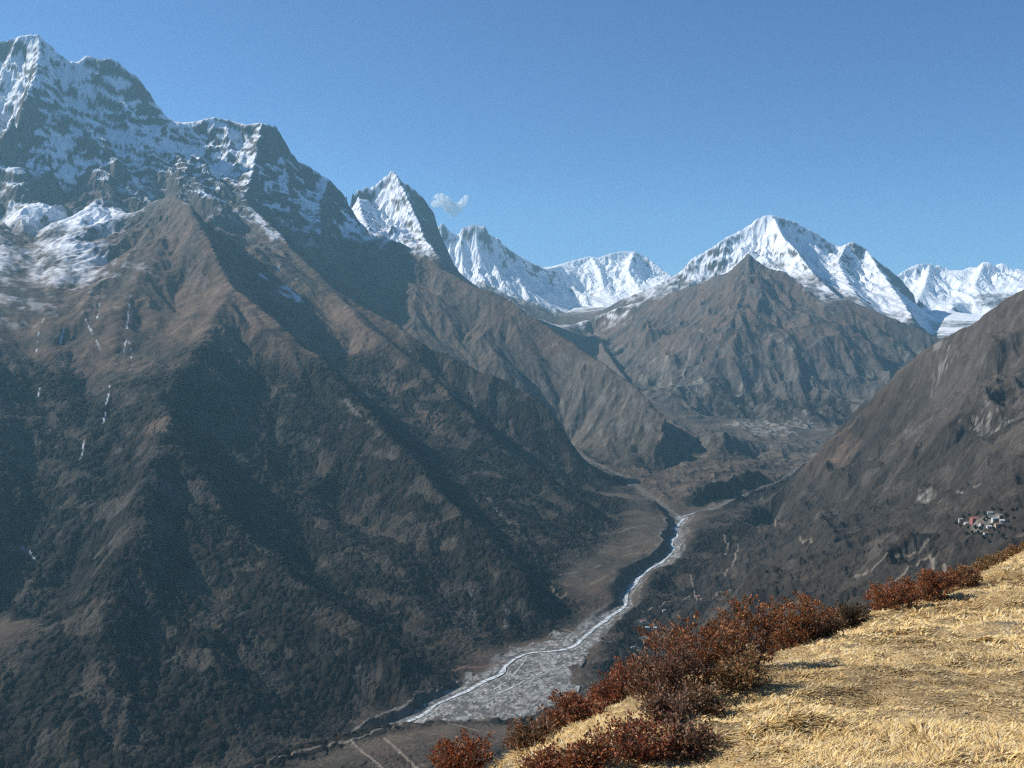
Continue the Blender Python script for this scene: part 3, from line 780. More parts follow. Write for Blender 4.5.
# the sheet is cut along valleys and crests into the mountains one can tell apart
def seeds(*lines): return [p[:2] for ln in lines for p in densify(ln, 350)]
REG = [
    ("mountain", "high rock massif streaked with shaded snow, tallest at the left edge", seeds(SKY_LEFT[:25], RIDGE[18], RIDGE[19], RIDGE[20], RIDGE[21]) + [unp(*q)[:2] for q in ((40, 300, 3700), (100, 500, 2500), (250, 500, 2600), (400, 480, 3200), (300, 600, 2300), (450, 580, 2700), (20, 700, 1950), (560, 530, 3300))]),
    ("mountain", "long dark brown ridge slanting down to the valley below the snowy spike", seeds(SKY_LEFT[29:])),
    ("mountain", "sharp snow spike with a dark rock face beside the small cloud", seeds(RIDGE[1], RIDGE[2], RIDGE[3])),
    ("mountain", "blunt snow peak between the dark spike and the distant glacier", seeds(RIDGE[4][1:])),
    ("mountain", "distant white double summit above the glacier at the valley head", seeds(RIDGE[5][1:-1], RIDGE[6], RIDGE[7])),
    ("mountain", "broad white pyramid summit, highest on the right half", seeds(RIDGE[8][2:-1], RIDGE[9], RIDGE[10], RIDGE[11])),
    ("mountain", "far snowfield with two low white humps at the right edge", seeds(RIDGE[12], RIDGE[13], RIDGE[14])),
    ("mountain", "bare grey brown rock pyramid in front of the big white summit", seeds(RIDGE[15], SOFT[0], SOFT[1], SOFT[2], SOFT[3])),
    ("hill", "brown scrub hillside falling from the right edge to the river", seeds(RIDGE[16]) + [unp(*q)[:2] for q in ((1024, 400, 2500), (900, 400, 3500), (980, 450, 2300), (850, 500, 2800), (800, 560, 2100), (960, 540, 1450), (780, 600, 1700), (760, 540, 3000), (900, 600, 1000), (700, 560, 2700))]),
    ("valley", "brown valley floor with eroded moraine banks and gravel flats along the river", seeds(MAIN[::1].tolist(), BR.tolist(), SIDE.tolist()) + [unp(*q)[:2] for q in ((724, 432, 5300), (780, 430, 5300), (700, 450, 5000), (520, 690, 1900))]),
    ("terrain", "dark scrubby bench with a pale trail at the bottom edge, above the gravel flat", [unp(*q)[:2] for q in ((330, 745, 1580), (430, 735, 1620), (560, 730, 1500), (620, 690, 1600), (300, 790, 1300))] + [(0, 600), (-500, 700), (300, 500)]),
]
nyc, nxc = base.shape[0] // 2 + 1, base.shape[1] // 2 + 1
gx2, gy2 = np.meshgrid(X0 + np.arange(nxc) * GDX * 2, Y0 + np.arange(nyc) * GDX * 2)
gx2 = (gx2 + (fbm(gx2 / 300, gy2 / 300, 3, 601) - 0.5) * 240).astype(np.float32); gy2 = (gy2 + (fbm(gx2 / 300, gy2 / 300, 3, 611) - 0.5) * 240).astype(np.float32)
best = np.full(gx2.shape, 1e12, np.float32); own = np.zeros(gx2.shape, np.int8)
for ri, (_, _, sd) in enumerate(REG):
    for x, y in sd:
        d = (gx2 - x) ** 2 + (gy2 - y) ** 2
        m = d < best
        best[m] = d[m]; own[m] = ri
vown = own[np.clip(np.rint((fy_ - Y0) / (GDX * 2)).astype(int), 0, nyc - 1), np.clip(np.rint((fx_ - X0) / (GDX * 2)).astype(int), 0, nxc - 1)]
idx = np.arange(NR * NA).reshape(NR, NA)
quads = np.stack([idx[:-1, :-1], idx[:-1, 1:], idx[1:, 1:], idx[1:, :-1]], -1).reshape(-1, 4)
V = np.stack([fx_, fy_, HF], 1).astype(np.float32)
qown = vown[quads[:, 0]]
for ri, (nm, label, _) in enumerate(REG):
    q = quads[qown == ri]
    if not len(q): continue
    used = np.zeros(len(V), bool); used[q] = True
    remap = np.cumsum(used) - 1
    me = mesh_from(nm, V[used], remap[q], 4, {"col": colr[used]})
    tag(put(nm, me, gm), label, nm, kind="structure")

def ground_z(x, y):
    r = math.hypot(x, y); a = math.atan2(x, y)
    f = (a - ang[0]) / (ang[1] - ang[0]); i = min(max(int(f), 0), NA - 2); f = min(max(f - i, 0), 1)
    k = min(max(int(np.searchsorted(rad, r)) - 1, 0), NR - 2); g = min(max((r - rad[k]) / (rad[k + 1] - rad[k]), 0), 1)
    return float((HZ[k, i] * (1 - f) + HZ[k, i + 1] * f) * (1 - g) + (HZ[k + 1, i] * (1 - f) + HZ[k + 1, i + 1] * f) * g)

# ------------------------------------------------------------------ river
wm, t, b = new_mat("river_water")
b.inputs["Roughness"].default_value = 0.55
b.inputs["Specular IOR Level"].default_value = 0.5
tc = t.nodes.new("ShaderNodeTexCoord")
nz = t.nodes.new("ShaderNodeTexNoise"); nz.inputs["Scale"].default_value = 0.14; nz.inputs["Detail"].default_value = 6
t.links.new(tc.outputs["Object"], nz.inputs["Vector"])
cr = t.nodes.new("ShaderNodeValToRGB")
cr.color_ramp.elements[0].position = 0.40; cr.color_ramp.elements[0].color = (0.22, 0.25, 0.25, 1)
cr.color_ramp.elements[1].position = 0.56; cr.color_ramp.elements[1].color = (0.64, 0.66, 0.66, 1)
t.links.new(nz.outputs[0], cr.inputs[0]); t.links.new(cr.outputs[0], b.inputs["Base Color"])
bp = t.nodes.new("ShaderNodeBump"); bp.inputs["Strength"].default_value = 0.6; bp.inputs["Distance"].default_value = 1.0
n2_ = t.nodes.new("ShaderNodeTexNoise"); n2_.inputs["Scale"].default_value = 0.5
t.links.new(tc.outputs["Object"], n2_.inputs["Vector"]); t.links.new(n2_.outputs[0], bp.inputs["Height"]); t.links.new(bp.outputs[0], b.inputs["Normal"])

def ribbon(line, w):
    P = np.array(smooth_line([tuple(p) for p in line], 10, 2))
    n = len(P)
    T = np.gradient(P[:, :2], axis=0); T /= np.linalg.norm(T, axis=1)[:, None] + 1e-9
    N = np.stack([-T[:, 1], T[:, 0]], 1)
    ww = w * (0.25 + 1.5 * fbm(P[:, 0] / 40, P[:, 1] / 40, 3, 640))
    vs_ = []
    for i in range(n):
        for s in (-1, -0.4, 0.4, 1):
            x, y = P[i, 0] + N[i, 0] * ww[i] * s, P[i, 1] + N[i, 1] * ww[i] * s
            vs_.append((x, y, max(P[i, 2] - 0.4, ground_z(x, y) + 0.25 - 0.5 * abs(s))))
    f = [(4 * i + k, 4 * i + k + 1, 4 * i + k + 5, 4 * i + k + 4) for i in range(n - 1) for k in range(3)]
    return np.array(vs_, np.float32), np.array(f)
rv, rf = [], []
off = 0
for ln, w in ((MAIN, 4.6), (BR[:6], 3.0)):
    v_, f_ = ribbon(ln, w)
    rv.append(v_); rf.append(f_ + off); off += len(v_)
# thin side channels that braid over the gravel
for ln in ([(562, 653), (548, 668), (522, 682), (494, 695), (466, 705)], [(528, 656), (520, 668), (505, 682), (486, 694)]):
    q_ = densify([hit(*p) for p in ln], 30)
    q_ = [(x + 14 * (fbm(np.array([x / 40]), np.array([y / 40]), 2, 9)[0] - 0.5), y, z) for x, y, z in q_]
    v_, f_ = ribbon(q_, 1.3)
    rv.append(v_); rf.append(f_ + off); off += len(v_)
tag(put("river", mesh_from("river", np.concatenate(rv), np.concatenate(rf), 4, smooth=True), wm), "pale foaming river winding over a gravel bed in the valley", "river", kind="structure")

# ------------------------------------------------------------------ air
hz = bpy.data.materials.new("haze"); hz.use_nodes = True
t = hz.node_tree
t.nodes.remove(t.nodes["Principled BSDF"])
pv = t.nodes.new("ShaderNodeVolumePrincipled")
pv.inputs["Color"].default_value = (0.41, 0.79, 0.97, 1)
pv.inputs["Density"].default_value = 3.3e-5
pv.inputs["Anisotropy"].default_value = 0.3
t.links.new(pv.outputs[0], t.nodes["Material Output"].inputs["Volume"])
hx0, hx1, hy0, hy1, hz0, hz1 = -10200.0, 10200.0, -900.0, 17300.0, -790.0, 2120.0
hv = np.array([(x, y, z) for z in (hz0, hz1) for y in (hy0, hy1) for x in (hx0, hx1)], np.float32)
hf = np.array([(0, 2, 3, 1), (4, 5, 7, 6), (0, 1, 5, 4), (2, 6, 7, 3), (0, 4, 6, 2), (1, 3, 7, 5)])
try: hz.cycles.volume_sampling = 'DISTANCE'
except Exception: pass
o = put("haze", mesh_from("haze", hv, hf, 4), hz)
tag(o, "thin bluish haze lying in the valley air", "haze", kind="stuff")

# ------------------------------------------------------------------ the grassy hilltop in front
GA, GB, GC = -1.62, -0.153, 0.012
def plane_hit(px, py):
    a, b, c = ray(px, py)
    Y = GA / (c / b - GB - GC * a / b)
    return (a / b * Y, Y)
CREST = np.array([(-60, -28), (-25, -14), (-12, -5), (-5, 0.8), (-2.2, 3.9)] + [plane_hit(*p) for p in ((395, 775), (462, 742), (530, 716), (600, 684), (648, 662), (694, 648), (738, 638), (790, 626), (830, 614), (880, 596), (940, 576), (985, 560), (1024, 546))] + [(19, 36), (30, 46), (60, 58), (120, 66)])
cx_ = np.linspace(-60, 120, 3600)
cy_ = np.interp(cx_, CREST[:, 0], CREST[:, 1])
kern = np.hanning(13); kern /= kern.sum()
cy_ = np.convolve(np.pad(cy_, 6, mode='edge'), kern, 'valid')
cs_ = np.gradient(cy_, cx_)

def crest_s(x, y):
    yc = np.interp(x, cx_, cy_); sl = np.interp(x, cx_, cs_)
    return (y - yc) / np.sqrt(1 + np.minimum(sl, 3.0) ** 2)

def hill_z(x, y):
    s = crest_s(x, y)
    w = 0.9
    drop = 0.80 * 0.5 * (np.sqrt(s * s + w * w) + s)
    z = GA + GB * y + GC * x - drop
    z = z + (fbm(x / 3.1, y / 3.1, 3, 701) - 0.5) * 0.15 * np.clip(np.hypot(x, y) / 5, 0.3, 1.6)
    t = fbm(x / 0.42, y / 0.42, 2, 711)
    z = z + (t - 0.5) * 0.14 + (ridged(x / 1.3, y / 1.3, 2, 717) - 0.5) * 0.10
    return z

ha = np.concatenate([np.linspace(R(-180), R(-40), 60, endpoint=False), np.linspace(R(-40), R(42), 620, endpoint=False), np.linspace(R(42), R(180), 60)])
hr = np.concatenate([np.geomspace(0.25, 2.5, 30, endpoint=False), np.geomspace(2.5, 45, 420, endpoint=False), np.geomspace(45, 420, 90)])
hA, hR = np.meshgrid(ha, hr)
hx, hy = (hR * np.sin(hA)).ravel(), (hR * np.cos(hA)).ravel()
hzv = hill_z(hx, hy)
ii = np.arange(len(hx)).reshape(len(hr), len(ha))
hq = np.stack([ii[:-1, :-1], ii[:-1, 1:], ii[1:, 1:], ii[1:, :-1]], -1).reshape(-1, 4)
far = sstep(30, 120, np.hypot(hx, hy))[:, None]
m1 = fbm(hx / 0.9, hy / 0.9, 3, 721)[:, None]; m2 = fbm(hx / 0.16, hy / 0.16, 2, 731)[:, None]
hc = np.array([0.34, 0.24, 0.115]) * (0.55 + 0.9 * m1) * (0.6 + 0.8 * m2)
hc = hc + (np.array([0.12, 0.115, 0.105]) - hc) * sstep(0.60, 0.72, m1) * 0.7
hc = hc * (1 - far) + np.array([0.11, 0.085, 0.06]) * far
gm2, t, b = new_mat("dry_soil")
at = t.nodes.new("ShaderNodeAttribute"); at.attribute_name = "col"
tc = t.nodes.new("ShaderNodeTexCoord")
nz = t.nodes.new("ShaderNodeTexNoise"); nz.inputs["Scale"].default_value = 38; nz.inputs["Detail"].default_value = 4; nz.inputs["Roughness"].default_value = 0.7
t.links.new(tc.outputs["Object"], nz.inputs["Vector"])
mr = t.nodes.new("ShaderNodeMapRange"); mr.inputs[1].default_value = 0.35; mr.inputs[2].default_value = 0.65; mr.inputs[3].default_value = 0.35; mr.inputs[4].default_value = 1.7
t.links.new(nz.outputs[0], mr.inputs[0])
vm = t.nodes.new("ShaderNodeVectorMath"); vm.operation = 'SCALE'
t.links.new(at.outputs["Color"], vm.inputs[0]); t.links.new(mr.outputs[0], vm.inputs[3]); t.links.new(vm.outputs[0], b.inputs["Base Color"])
bp = t.nodes.new("ShaderNodeBump"); bp.inputs["Strength"].default_value = 0.9; bp.inputs["Distance"].default_value = 0.02
t.links.new(nz.outputs[0], bp.inputs["Height"]); t.links.new(bp.outputs[0], b.inputs["Normal"])
tag(put("hill", mesh_from("hill", np.stack([hx, hy, hzv], 1), hq, 4, {"col": hc}, smooth=True), gm2), "dry grassy hilltop sloping down from the right in the foreground", "hill", kind="structure")

def hill_hit(px, py):
    a, b, c = ray(px, py)
    Y = np.linspace(2.0, 70, 6000)
    d = hill_z(a / b * Y, Y) - c / b * Y
    k = np.argmax(d > 0) if (d > 0).any() else int(np.argmin(np.abs(d)))
    return a / b * Y[k], Y[k], float(hill_z(np.array([a / b * Y[k]]), np.array([Y[k]]))[0])

# dry grass, blade by blade
def grass_mesh(n):
    r = np.exp(rng.uniform(math.log(3.0), math.log(46.0), n)); a = rng.uniform(R(-12), R(38), n)
    x, y = r * np.sin(a), r * np.cos(a)
    # blades gather in tufts
    tuft = rng.random(n) < 0.75
    cell = 0.13 * (0.7 + r / 14)
    h0_, h1_ = hash2(np.floor(x / cell).astype(np.int64), np.floor(y / cell).astype(np.int64), 5)
    tx, ty = (np.floor(x / cell) + 0.2 + 0.6 * h0_) * cell, (np.floor(y / cell) + 0.2 + 0.6 * h1_) * cell
    sp = rng.normal(0, 0.22, n) * cell; sq = rng.normal(0, 0.22, n) * cell
    x = np.where(tuft, tx + sp, x); y = np.where(tuft, ty + sq, y)
    s = crest_s(x, y)
    patch = fbm(x / 1.1, y / 1.1, 3, 741)
    big = fbm(x / 4.2, y / 2.2, 3, 747)
    keep = (s < 2.6) & (rng.random(n) < np.clip(0.85 + 0.5 * sstep(0.36, 0.56, patch), 0, 1))
    x, y, patch, big = x[keep], y[keep], patch[keep], big[keep]; tuft = tuft[keep]; r = r[keep]; sp, sq = sp[keep], sq[keep]
    n = len(x)
    z = hill_z(x, y) - 0.01
    ln = rng.uniform(0.022, 0.075, n) * (0.7 + 0.8 * sstep(0.4, 0.65, patch)) * np.clip(0.85 + r / 40, 0.85, 1.5)
    wd = (0.0012 + 0.00075 * r) * rng.uniform(0.6, 1.2, n)
    flow = (fbm(x / 1.6, y / 1.6, 2, 761) - 0.5) * 7.0 - 0.4
    az = flow + rng.normal(0, 0.75, n)
    # blades lean out of their tuft, and all of them lie over with the wind
    lx, ly = np.cos(az) + 4.0 * np.where(tuft, sp / cell[keep], 0), np.sin(az) + 4.0 * np.where(tuft, sq / cell[keep], 0)
    m = np.hypot(lx, ly) + 1e-6; lx, ly = lx / m, ly / m
    lean = rng.uniform(0.75, 1.5, n)
    dx, dy, dz = lx * np.sin(lean), ly * np.sin(lean), np.cos(lean)
    bend = rng.uniform(0.1, 0.7, n)
    ex, ey, ez = dx + lx * bend, dy + ly * bend, dz - bend * 0.6
    px_, py_ = -ly, lx
    P0 = np.stack([x, y, z], 1); W = np.stack([px_ * wd, py_ * wd, 0 * wd], 1)
    M = P0 + np.stack([dx, dy, dz], 1) * (ln * 0.55)[:, None]
    T = M + np.stack([ex, ey, ez], 1) * (ln * 0.5)[:, None]
    V_ = np.stack([P0 - W, P0 + W, M - W * 0.75, M + W * 0.75, T], 1).reshape(-1, 3)
    b0 = np.arange(n)[:, None] * 5
    F_ = np.concatenate([b0 + np.array([[0, 1, 3]]), b0 + np.array([[0, 3, 2]]), b0 + np.array([[2, 3, 4]])], 1).reshape(-1, 3)
    u = rng.random(n)[:, None]
    c = np.array([0.78, 0.56, 0.24]) * (0.75 + 0.5 * rng.random((n, 1)))
    c = np.where(u < 0.22, np.array([0.84, 0.71, 0.43]), c)
    c = np.where(u > 0.82, np.array([0.33, 0.215, 0.11]), c)
    k = sstep(0.50, 0.34, big)[:, None] * 0.55
    c = c * (1 - k) + np.array([0.36, 0.235, 0.10]) * k
    k = sstep(0.40, 0.28, patch)[:, None] * 0.35
    c = c * (1 - k) + np.array([0.24, 0.19, 0.13]) * k
    return mesh_from("grass", V_, F_, 3, {"col": np.repeat(c, 5, 0)}, smooth=False)

grm, t, b = new_mat("dry_grass")
at = t.nodes.new("ShaderNodeAttribute"); at.attribute_name = "col"
t.links.new(at.outputs["Color"], b.inputs["Base Color"])
b.inputs["Roughness"].default_value = 0.7
tr = t.nodes.new("ShaderNodeBsdfTranslucent"); t.links.new(at.outputs["Color"], tr.inputs["Color"])
mx = t.nodes.new("ShaderNodeMixShader"); mx.inputs[0].default_value = 0.25
t.links.new(b.outputs[0], mx.inputs[1]); t.links.new(tr.outputs[0], mx.inputs[2]); t.links.new(mx.outputs[0], t.nodes["Material Output"].inputs["Surface"])
tag(put("grass", grass_mesh(1500000), grm), "short dry yellow grass matted over the hilltop", "grass", kind="stuff")

# ------------------------------------------------------------------ shrubs along the edge
twm = plain_mat("twig_bark", (0.11, 0.085, 0.065), 0.9, 0.3, 20)
lfm, t, b = new_mat("shrub_leaf")
at = t.nodes.new("ShaderNodeAttribute"); at.attribute_name = "col"
t.links.new(at.outputs["Color"], b.inputs["Base Color"])
b.inputs["Roughness"].default_value = 0.55; b.inputs["Specular IOR Level"].default_value = 0.3
tr = t.nodes.new("ShaderNodeBsdfTranslucent"); t.links.new(at.outputs["Color"], tr.inputs["Color"])
mx = t.nodes.new("ShaderNodeMixShader"); mx.inputs[0].default_value = 0.3
t.links.new(b.outputs[0], mx.inputs[1]); t.links.new(tr.outputs[0], mx.inputs[2]); t.links.new(mx.outputs[0], t.nodes["Material Output"].inputs["Surface"])

def tube(path, r0, r1, sides=4):
    P = np.array(path, np.float32); n = len(P)
    T = np.gradient(P, axis=0); T /= np.linalg.norm(T, axis=1)[:, None] + 1e-9
    up = np.array([0.31, 0.52, 0.2]); A = np.cross(T, up); A /= np.linalg.norm(A, axis=1)[:, None] + 1e-9; B = np.cross(T, A)
    rr_ = np.linspace(r0, r1, n)[:, None]
    V_ = np.concatenate([(P + rr_ * (A * math.cos(2 * math.pi * k / sides) + B * math.sin(2 * math.pi * k / sides)))[:, None] for k in range(sides)], 1).reshape(-1, 3)
    F_ = [(i * sides + k, i * sides + (k + 1) % sides, (i + 1) * sides + (k + 1) % sides, (i + 1) * sides + k) for i in range(n - 1) for k in range(sides)]
    return V_, np.array(F_)

def make_shrub(base_p, H, Wd, kind, label, dens=1.0):
    """stems fan out of the base, fork into twigs, and the twigs carry small leathery leaves"""
    bx_, by_, bz_ = base_p
    root = bpy.data.objects.new("shrub", None); COL.objects.link(root); root.location = (bx_, by_, bz_)
    tag(root, label, "shrub", "shrubs along the edge of the grassy hilltop")
    tv, tf, to = [], [], 0
    tips = []
    ns = int(12 + 14 * Wd)
    for i in range(ns):
        az = 2 * math.pi * (i + rng.random()) / ns; sp = math.sqrt(rng.random())
        top = np.array([math.cos(az) * sp * Wd * 0.5, math.sin(az) * sp * Wd * 0.42, H * (0.30 + 0.62 * math.sqrt(max(0, 1 - sp ** 2.0))) * rng.uniform(0.8, 1.06)])
        b0 = np.array([math.cos(az) * sp * Wd * 0.22, math.sin(az) * sp * Wd * 0.2, -0.06])
        gx0 = hill_z(np.array([bx_ + b0[0]]), np.array([by_ + b0[1]]))[0] - bz_
        b0[2] += gx0
        top[2] += 0.8 * (hill_z(np.array([bx_ + top[0]]), np.array([by_ + top[1]]))[0] - bz_)
        mid = b0 * 0.45 + top * 0.55 + rng.normal(0, 0.05, 3) * H
        path = [b0, (b0 + mid) / 2 + rng.normal(0, 0.02, 3), mid, (mid + top) / 2 + rng.normal(0, 0.03, 3) * H, top]
        v_, f_ = tube(path, 0.007 * (0.7 + H), 0.0025, 4); tv.append(v_); tf.append(f_ + to); to += len(v_)
        for k in range(8):
            q = rng.uniform(0.12, 1.0); j = min(int(q * 4), 3); s_ = path[j] + (path[j + 1] - path[j]) * (q * 4 - j)
            d = rng.normal(0, 1, 3); d[2] = abs(d[2]) * 0.5 + 0.1; d[:2] += 0.7 * np.array([math.cos(az), math.sin(az)]) * sp; d /= np.linalg.norm(d)
            e = s_ + d * rng.uniform(0.10, 0.24) * (0.5 + H * 0.6)
            v_, f_ = tube([s_, (s_ + e) / 2 + rng.normal(0, 0.01, 3), e], 0.0032, 0.0016, 3); tv.append(v_); tf.append(f_ + to); to += len(v_)
            tips.append((s_, e))
    st = put("stem", None if not tv else mesh_quads("stem", tv, tf), twm, root)
    n = int(29 * len(tips) * dens)
    ti = rng.integers(0, len(tips), n); S = np.array([tips[i][0] for i in ti]); E = np.array([tips[i][1] for i in ti])
    q = rng.random(n)[:, None] ** 0.6 * 1.05
    P = S + (E - S) * q + rng.normal(0, 0.018, (n, 3))
    d = rng.normal(0, 1, (n, 3)); d[:, 2] = np.abs(d[:, 2]) * 0.8 + 0.15; d += (E - S) * 6; d /= np.linalg.norm(d, axis=1)[:, None]
    a = np.cross(d, rng.normal(0, 1, (n, 3))); a /= np.linalg.norm(a, axis=1)[:, None]
    dist_ = math.hypot(bx_, by_)
    ll = rng.uniform(0.018, 0.034, n)[:, None] * (0.85 + dist_ / 45); lw = ll * 0.30
    nrm = np.cross(d, a)
    V_ = np.stack([P, P + d * ll * 0.5 + a * lw + nrm * ll * 0.08, P + d * ll, P + d * ll * 0.5 - a * lw + nrm * ll * 0.08], 1).reshape(-1, 3)
    F_ = np.arange(4 * n).reshape(n, 4)
    pal = {"red": ((0.30, 0.092, 0.036), (0.22, 0.085, 0.040), (0.36, 0.17, 0.065), (0.15, 0.11, 0.06)),
           "brown": ((0.19, 0.115, 0.065), (0.24, 0.10, 0.05), (0.14, 0.115, 0.08), (0.27, 0.18, 0.09)),
           "tawny": ((0.34, 0.20, 0.08), (0.26, 0.14, 0.06), (0.30, 0.10, 0.042), (0.20, 0.15, 0.08)),
           "dark": ((0.085, 0.072, 0.04), (0.12, 0.085, 0.045), (0.07, 0.075, 0.036), (0.19, 0.115, 0.055))}[kind]
    pick = rng.choice(4, n, p=(0.42, 0.28, 0.14, 0.16))
    c = np.array(pal)[pick] * rng.uniform(0.5, 1.45, (n, 1)) * np.array([1, rng.uniform(0.9, 1.06), rng.uniform(0.85, 1.1)])
    put("foliage", mesh_from("foliage", V_, F_, 4, {"col": np.repeat(c, 4, 0)}), lfm, root)
    return root

def mesh_quads(name, vl, fl):
    return mesh_from(name, np.concatenate(vl), np.concatenate(fl), 4, smooth=True)

SHRUBS = [  # px, base py, top py, width px, kind, leaf amount, label
    (458, 772, 727, 78, "red", 1.1, "rust red shrub lowest and farthest left on the hilltop edge"),
    (528, 738, 708, 50, "brown", .8, "thin brown shrub with bare twigs just right of the lowest red one"),
    (572, 722, 690, 56, "red", 1.0, "small russet shrub in front of the grey gravel flat, with grass below it"),
    (620, 702, 660, 58, "red", 1.0, "rounded russet shrub left of the biggest thicket, against the gravel"),
    (664, 700, 632, 70, "brown", 1.0, "dull brown shrub on the lower left flank of the biggest thicket"),
    (690, 690, 606, 110, "red", 1.1, "biggest red brown shrub, its left shoulder bulging over the river"),
    (738, 668, 592, 92, "red", 1.15, "tall rusty shrub with a dark foot beside the bare grass"),
    (795, 634, 580, 82, "red", 1.1, "russet shrub standing by itself just right of the big thicket"),
    (740, 688, 652, 48, "tawny", .7, "low tuft of reddish twigs in the grass below the tall rusty shrub"),
    (698, 716, 690, 48, "brown", .8, "low dark brown shrub under the biggest thicket"),
    (634, 758, 722, 78, "red", .7, "wide sprawling red shrub at the bottom edge of the picture"),
    (588, 766, 742, 40, "red", .65, "small red shrub at the bottom edge left of the sprawling one"),
    (690, 750, 728, 40, "brown", .6, "faded brown shrub right of the sprawling red one"),
    (664, 724, 694, 54, "brown", .7, "twiggy grey brown shrub between the thicket and the sprawling red one"),
    (846, 614, 590, 44, "dark", 1.0, "low dark olive shrub in the gap of the shrub row"),
    (893, 609, 578, 62, "red", 1.0, "red brown shrub on the grass edge below the trail fork"),
    (932, 602, 567, 42, "red", 1.0, "narrow upright reddish shrub at the grass edge"),
    (915, 590, 572, 40, "tawny", .8, "small tawny shrub behind the narrow upright one"),
    (962, 577, 555, 40, "tawny", .8, "yellowish shrub below the red roofed houses"),
    (992, 566, 548, 34, "tawny", .8, "small ochre shrub near the right edge"),
    (1016, 552, 540, 34, "tawny", .8, "last little shrub on the skyline of grass at the right edge"),
    (548, 776, 754, 40, "red", .8, "smallest rusty shrub, alone in the grass at the very bottom edge"),
    (822, 618, 594, 40, "brown", .8, "small brown shrub beside the lone russet one"),
]
for px, py, ty, wpx, kind, dn, label in SHRUBS:
    x, y, z = hill_hit(px, py)
    d = math.hypot(x, y)
    ppm = FPX / y
    make_shrub((x, y, z), 0.98 * (py - ty) / ppm, 0.94 * wpx / ppm, kind, label, dn)

# ------------------------------------------------------------------ houses
def box(x0, x1, y0, y1, z0, z1):
    v_ = np.array([(x, y, z) for z in (z0, z1) for y in (y0, y1) for x in (x0, x1)], np.float32)
    f_ = np.array([(0, 2, 3, 1), (4, 5, 7, 6), (0, 1, 5, 4), (2, 6, 7, 3), (0, 4, 6, 2), (1, 3, 7, 5)])
    return v_, f_
WALLS = {"white": plain_mat("whitewash", (0.52, 0.50, 0.46), .9, .08, 1), "tan": plain_mat("mud_plaster", (0.38, 0.29, 0.20), .9, .12, 1), "red": plain_mat("red_wash", (0.30, 0.12, 0.10), .9, .1, 1), "stone": plain_mat("field_stone", (0.30, 0.28, 0.25), .9, .2, 2)}
ROOFS = {"red": plain_mat("red_tin", (0.36, 0.14, 0.12), .5, .1, 1), "blue": plain_mat("blue_tin", (0.34, 0.42, 0.50), .45, .08, 1), "grey": plain_mat("slate", (0.30, 0.30, 0.30), .7, .15, 2), "white": plain_mat("pale_tin", (0.48, 0.49, 0.50), .45, .06, 1), "brown": plain_mat("shingle", (0.25, 0.17, 0.12), .8, .15, 2)}
WIN = plain_mat("window_dark", (0.05, 0.045, 0.04), .4, .1, 1)
def make_house(px, py, lx, ly, hh, rot, wall, roof, label, group, detail=True, name="house"):
    x, y, z = hit(px, py); lx *= 0.74; ly *= 0.74; hh *= 0.74
    root = bpy.data.objects.new(name, None); COL.objects.link(root)
    zs = [ground_z(x + dx, y + dy) for dx in (-lx / 2, 0, lx / 2) for dy in (-ly / 2, 0, ly / 2)]
    root.location = (x, y, sum(zs) / 9); root.rotation_euler = (0, 0, R(rot))
    tag(root, label, "house", group)
    lo = min(zs) - root.location.z - 2
    v_, f_ = box(-lx / 2, lx / 2, -ly / 2, ly / 2, lo, hh)
    put("wall", mesh_from("wall", v_, f_, 4), WALLS[wall], root)
    e = 0.7; rh = ly * 0.30
    v_ = np.array([(sx * (lx / 2 + e), sy, z_) for sx in (-1, 1) for sy, z_ in ((-ly / 2 - e, hh - 0.35), (0, hh + rh), (ly / 2 + e, hh - 0.35), (ly / 2 + e, hh - 0.05), (0, hh + rh + 0.3), (-ly / 2 - e, hh - 0.05))], np.float32)
    f_ = [(k, (k + 1) % 6, (k + 1) % 6 + 6, k + 6) for k in range(6)] + [(0, 5, 4, 1), (1, 4, 3, 2), (6, 7, 10, 11), (7, 8, 9, 10)]
    rf_ = put("roof", mesh_from("roof", v_, np.array(f_), 4), ROOFS[roof], root)
    v_ = np.array([(sx * (lx / 2 - 0.05), sy, z_) for sx in (-1, 1) for sy, z_ in ((-ly / 2, hh - 0.2), (0, hh + rh - 0.1), (ly / 2, hh - 0.2))], np.float32)
    for tri in ((0, 1, 2), (3, 5, 4)):
        put("gable", mesh_from("gable", v_[list(tri)], np.array([(0, 1, 2)]), 3), WALLS[wall], root)
    if detail:
        n = max(2, int(lx / 3))
        for s in range(2 if hh > 4.5 else 1):
            for k in range(n):
                xc = -lx / 2 + (k + 0.5) * lx / n; zc = 1.2 + s * 2.7
                door_here = (s == 0 and k == n // 2)
                v_, f_ = box(xc - 0.55, xc + 0.55, -ly / 2 - 0.06, -ly / 2 + 0.05, (0.0 if door_here else zc), (2.1 if door_here else zc + 1.2))
                put("door" if door_here else "window", mesh_from("door" if door_here else "window", v_, f_, 4), WIN, root)
    return root
G1 = "houses of the hamlet on the right hillside"
make_house(974.5, 521.5, 20, 13, 8.5, 12, "red", "red", "largest building on the right hillside, dark red with a red roof", G1, name="monastery")
make_house(967, 523.5, 14, 8, 5, 8, "white", "white", "white house touching the left side of the red monastery", G1)
make_house(960.5, 521, 9, 6, 4, -5, "white", "grey", "small white house farthest left of the hillside hamlet", G1)
make_house(981.5, 525.5, 12, 7, 5, 20, "white", "red", "white house with a red roof just below the red monastery", G1)
make_house(990, 514, 12, 6, 4, -10, "white", "grey", "grey roofed house at the top of the hillside hamlet", G1)
make_house(994.5, 520, 15, 7, 5, 15, "white", "blue", "white house with a blue grey tin roof in the middle of the hamlet", G1)
make_house(1002, 522.5, 10, 7, 5, -15, "white", "white", "white house with a pale roof farthest right in the hillside hamlet", G1)
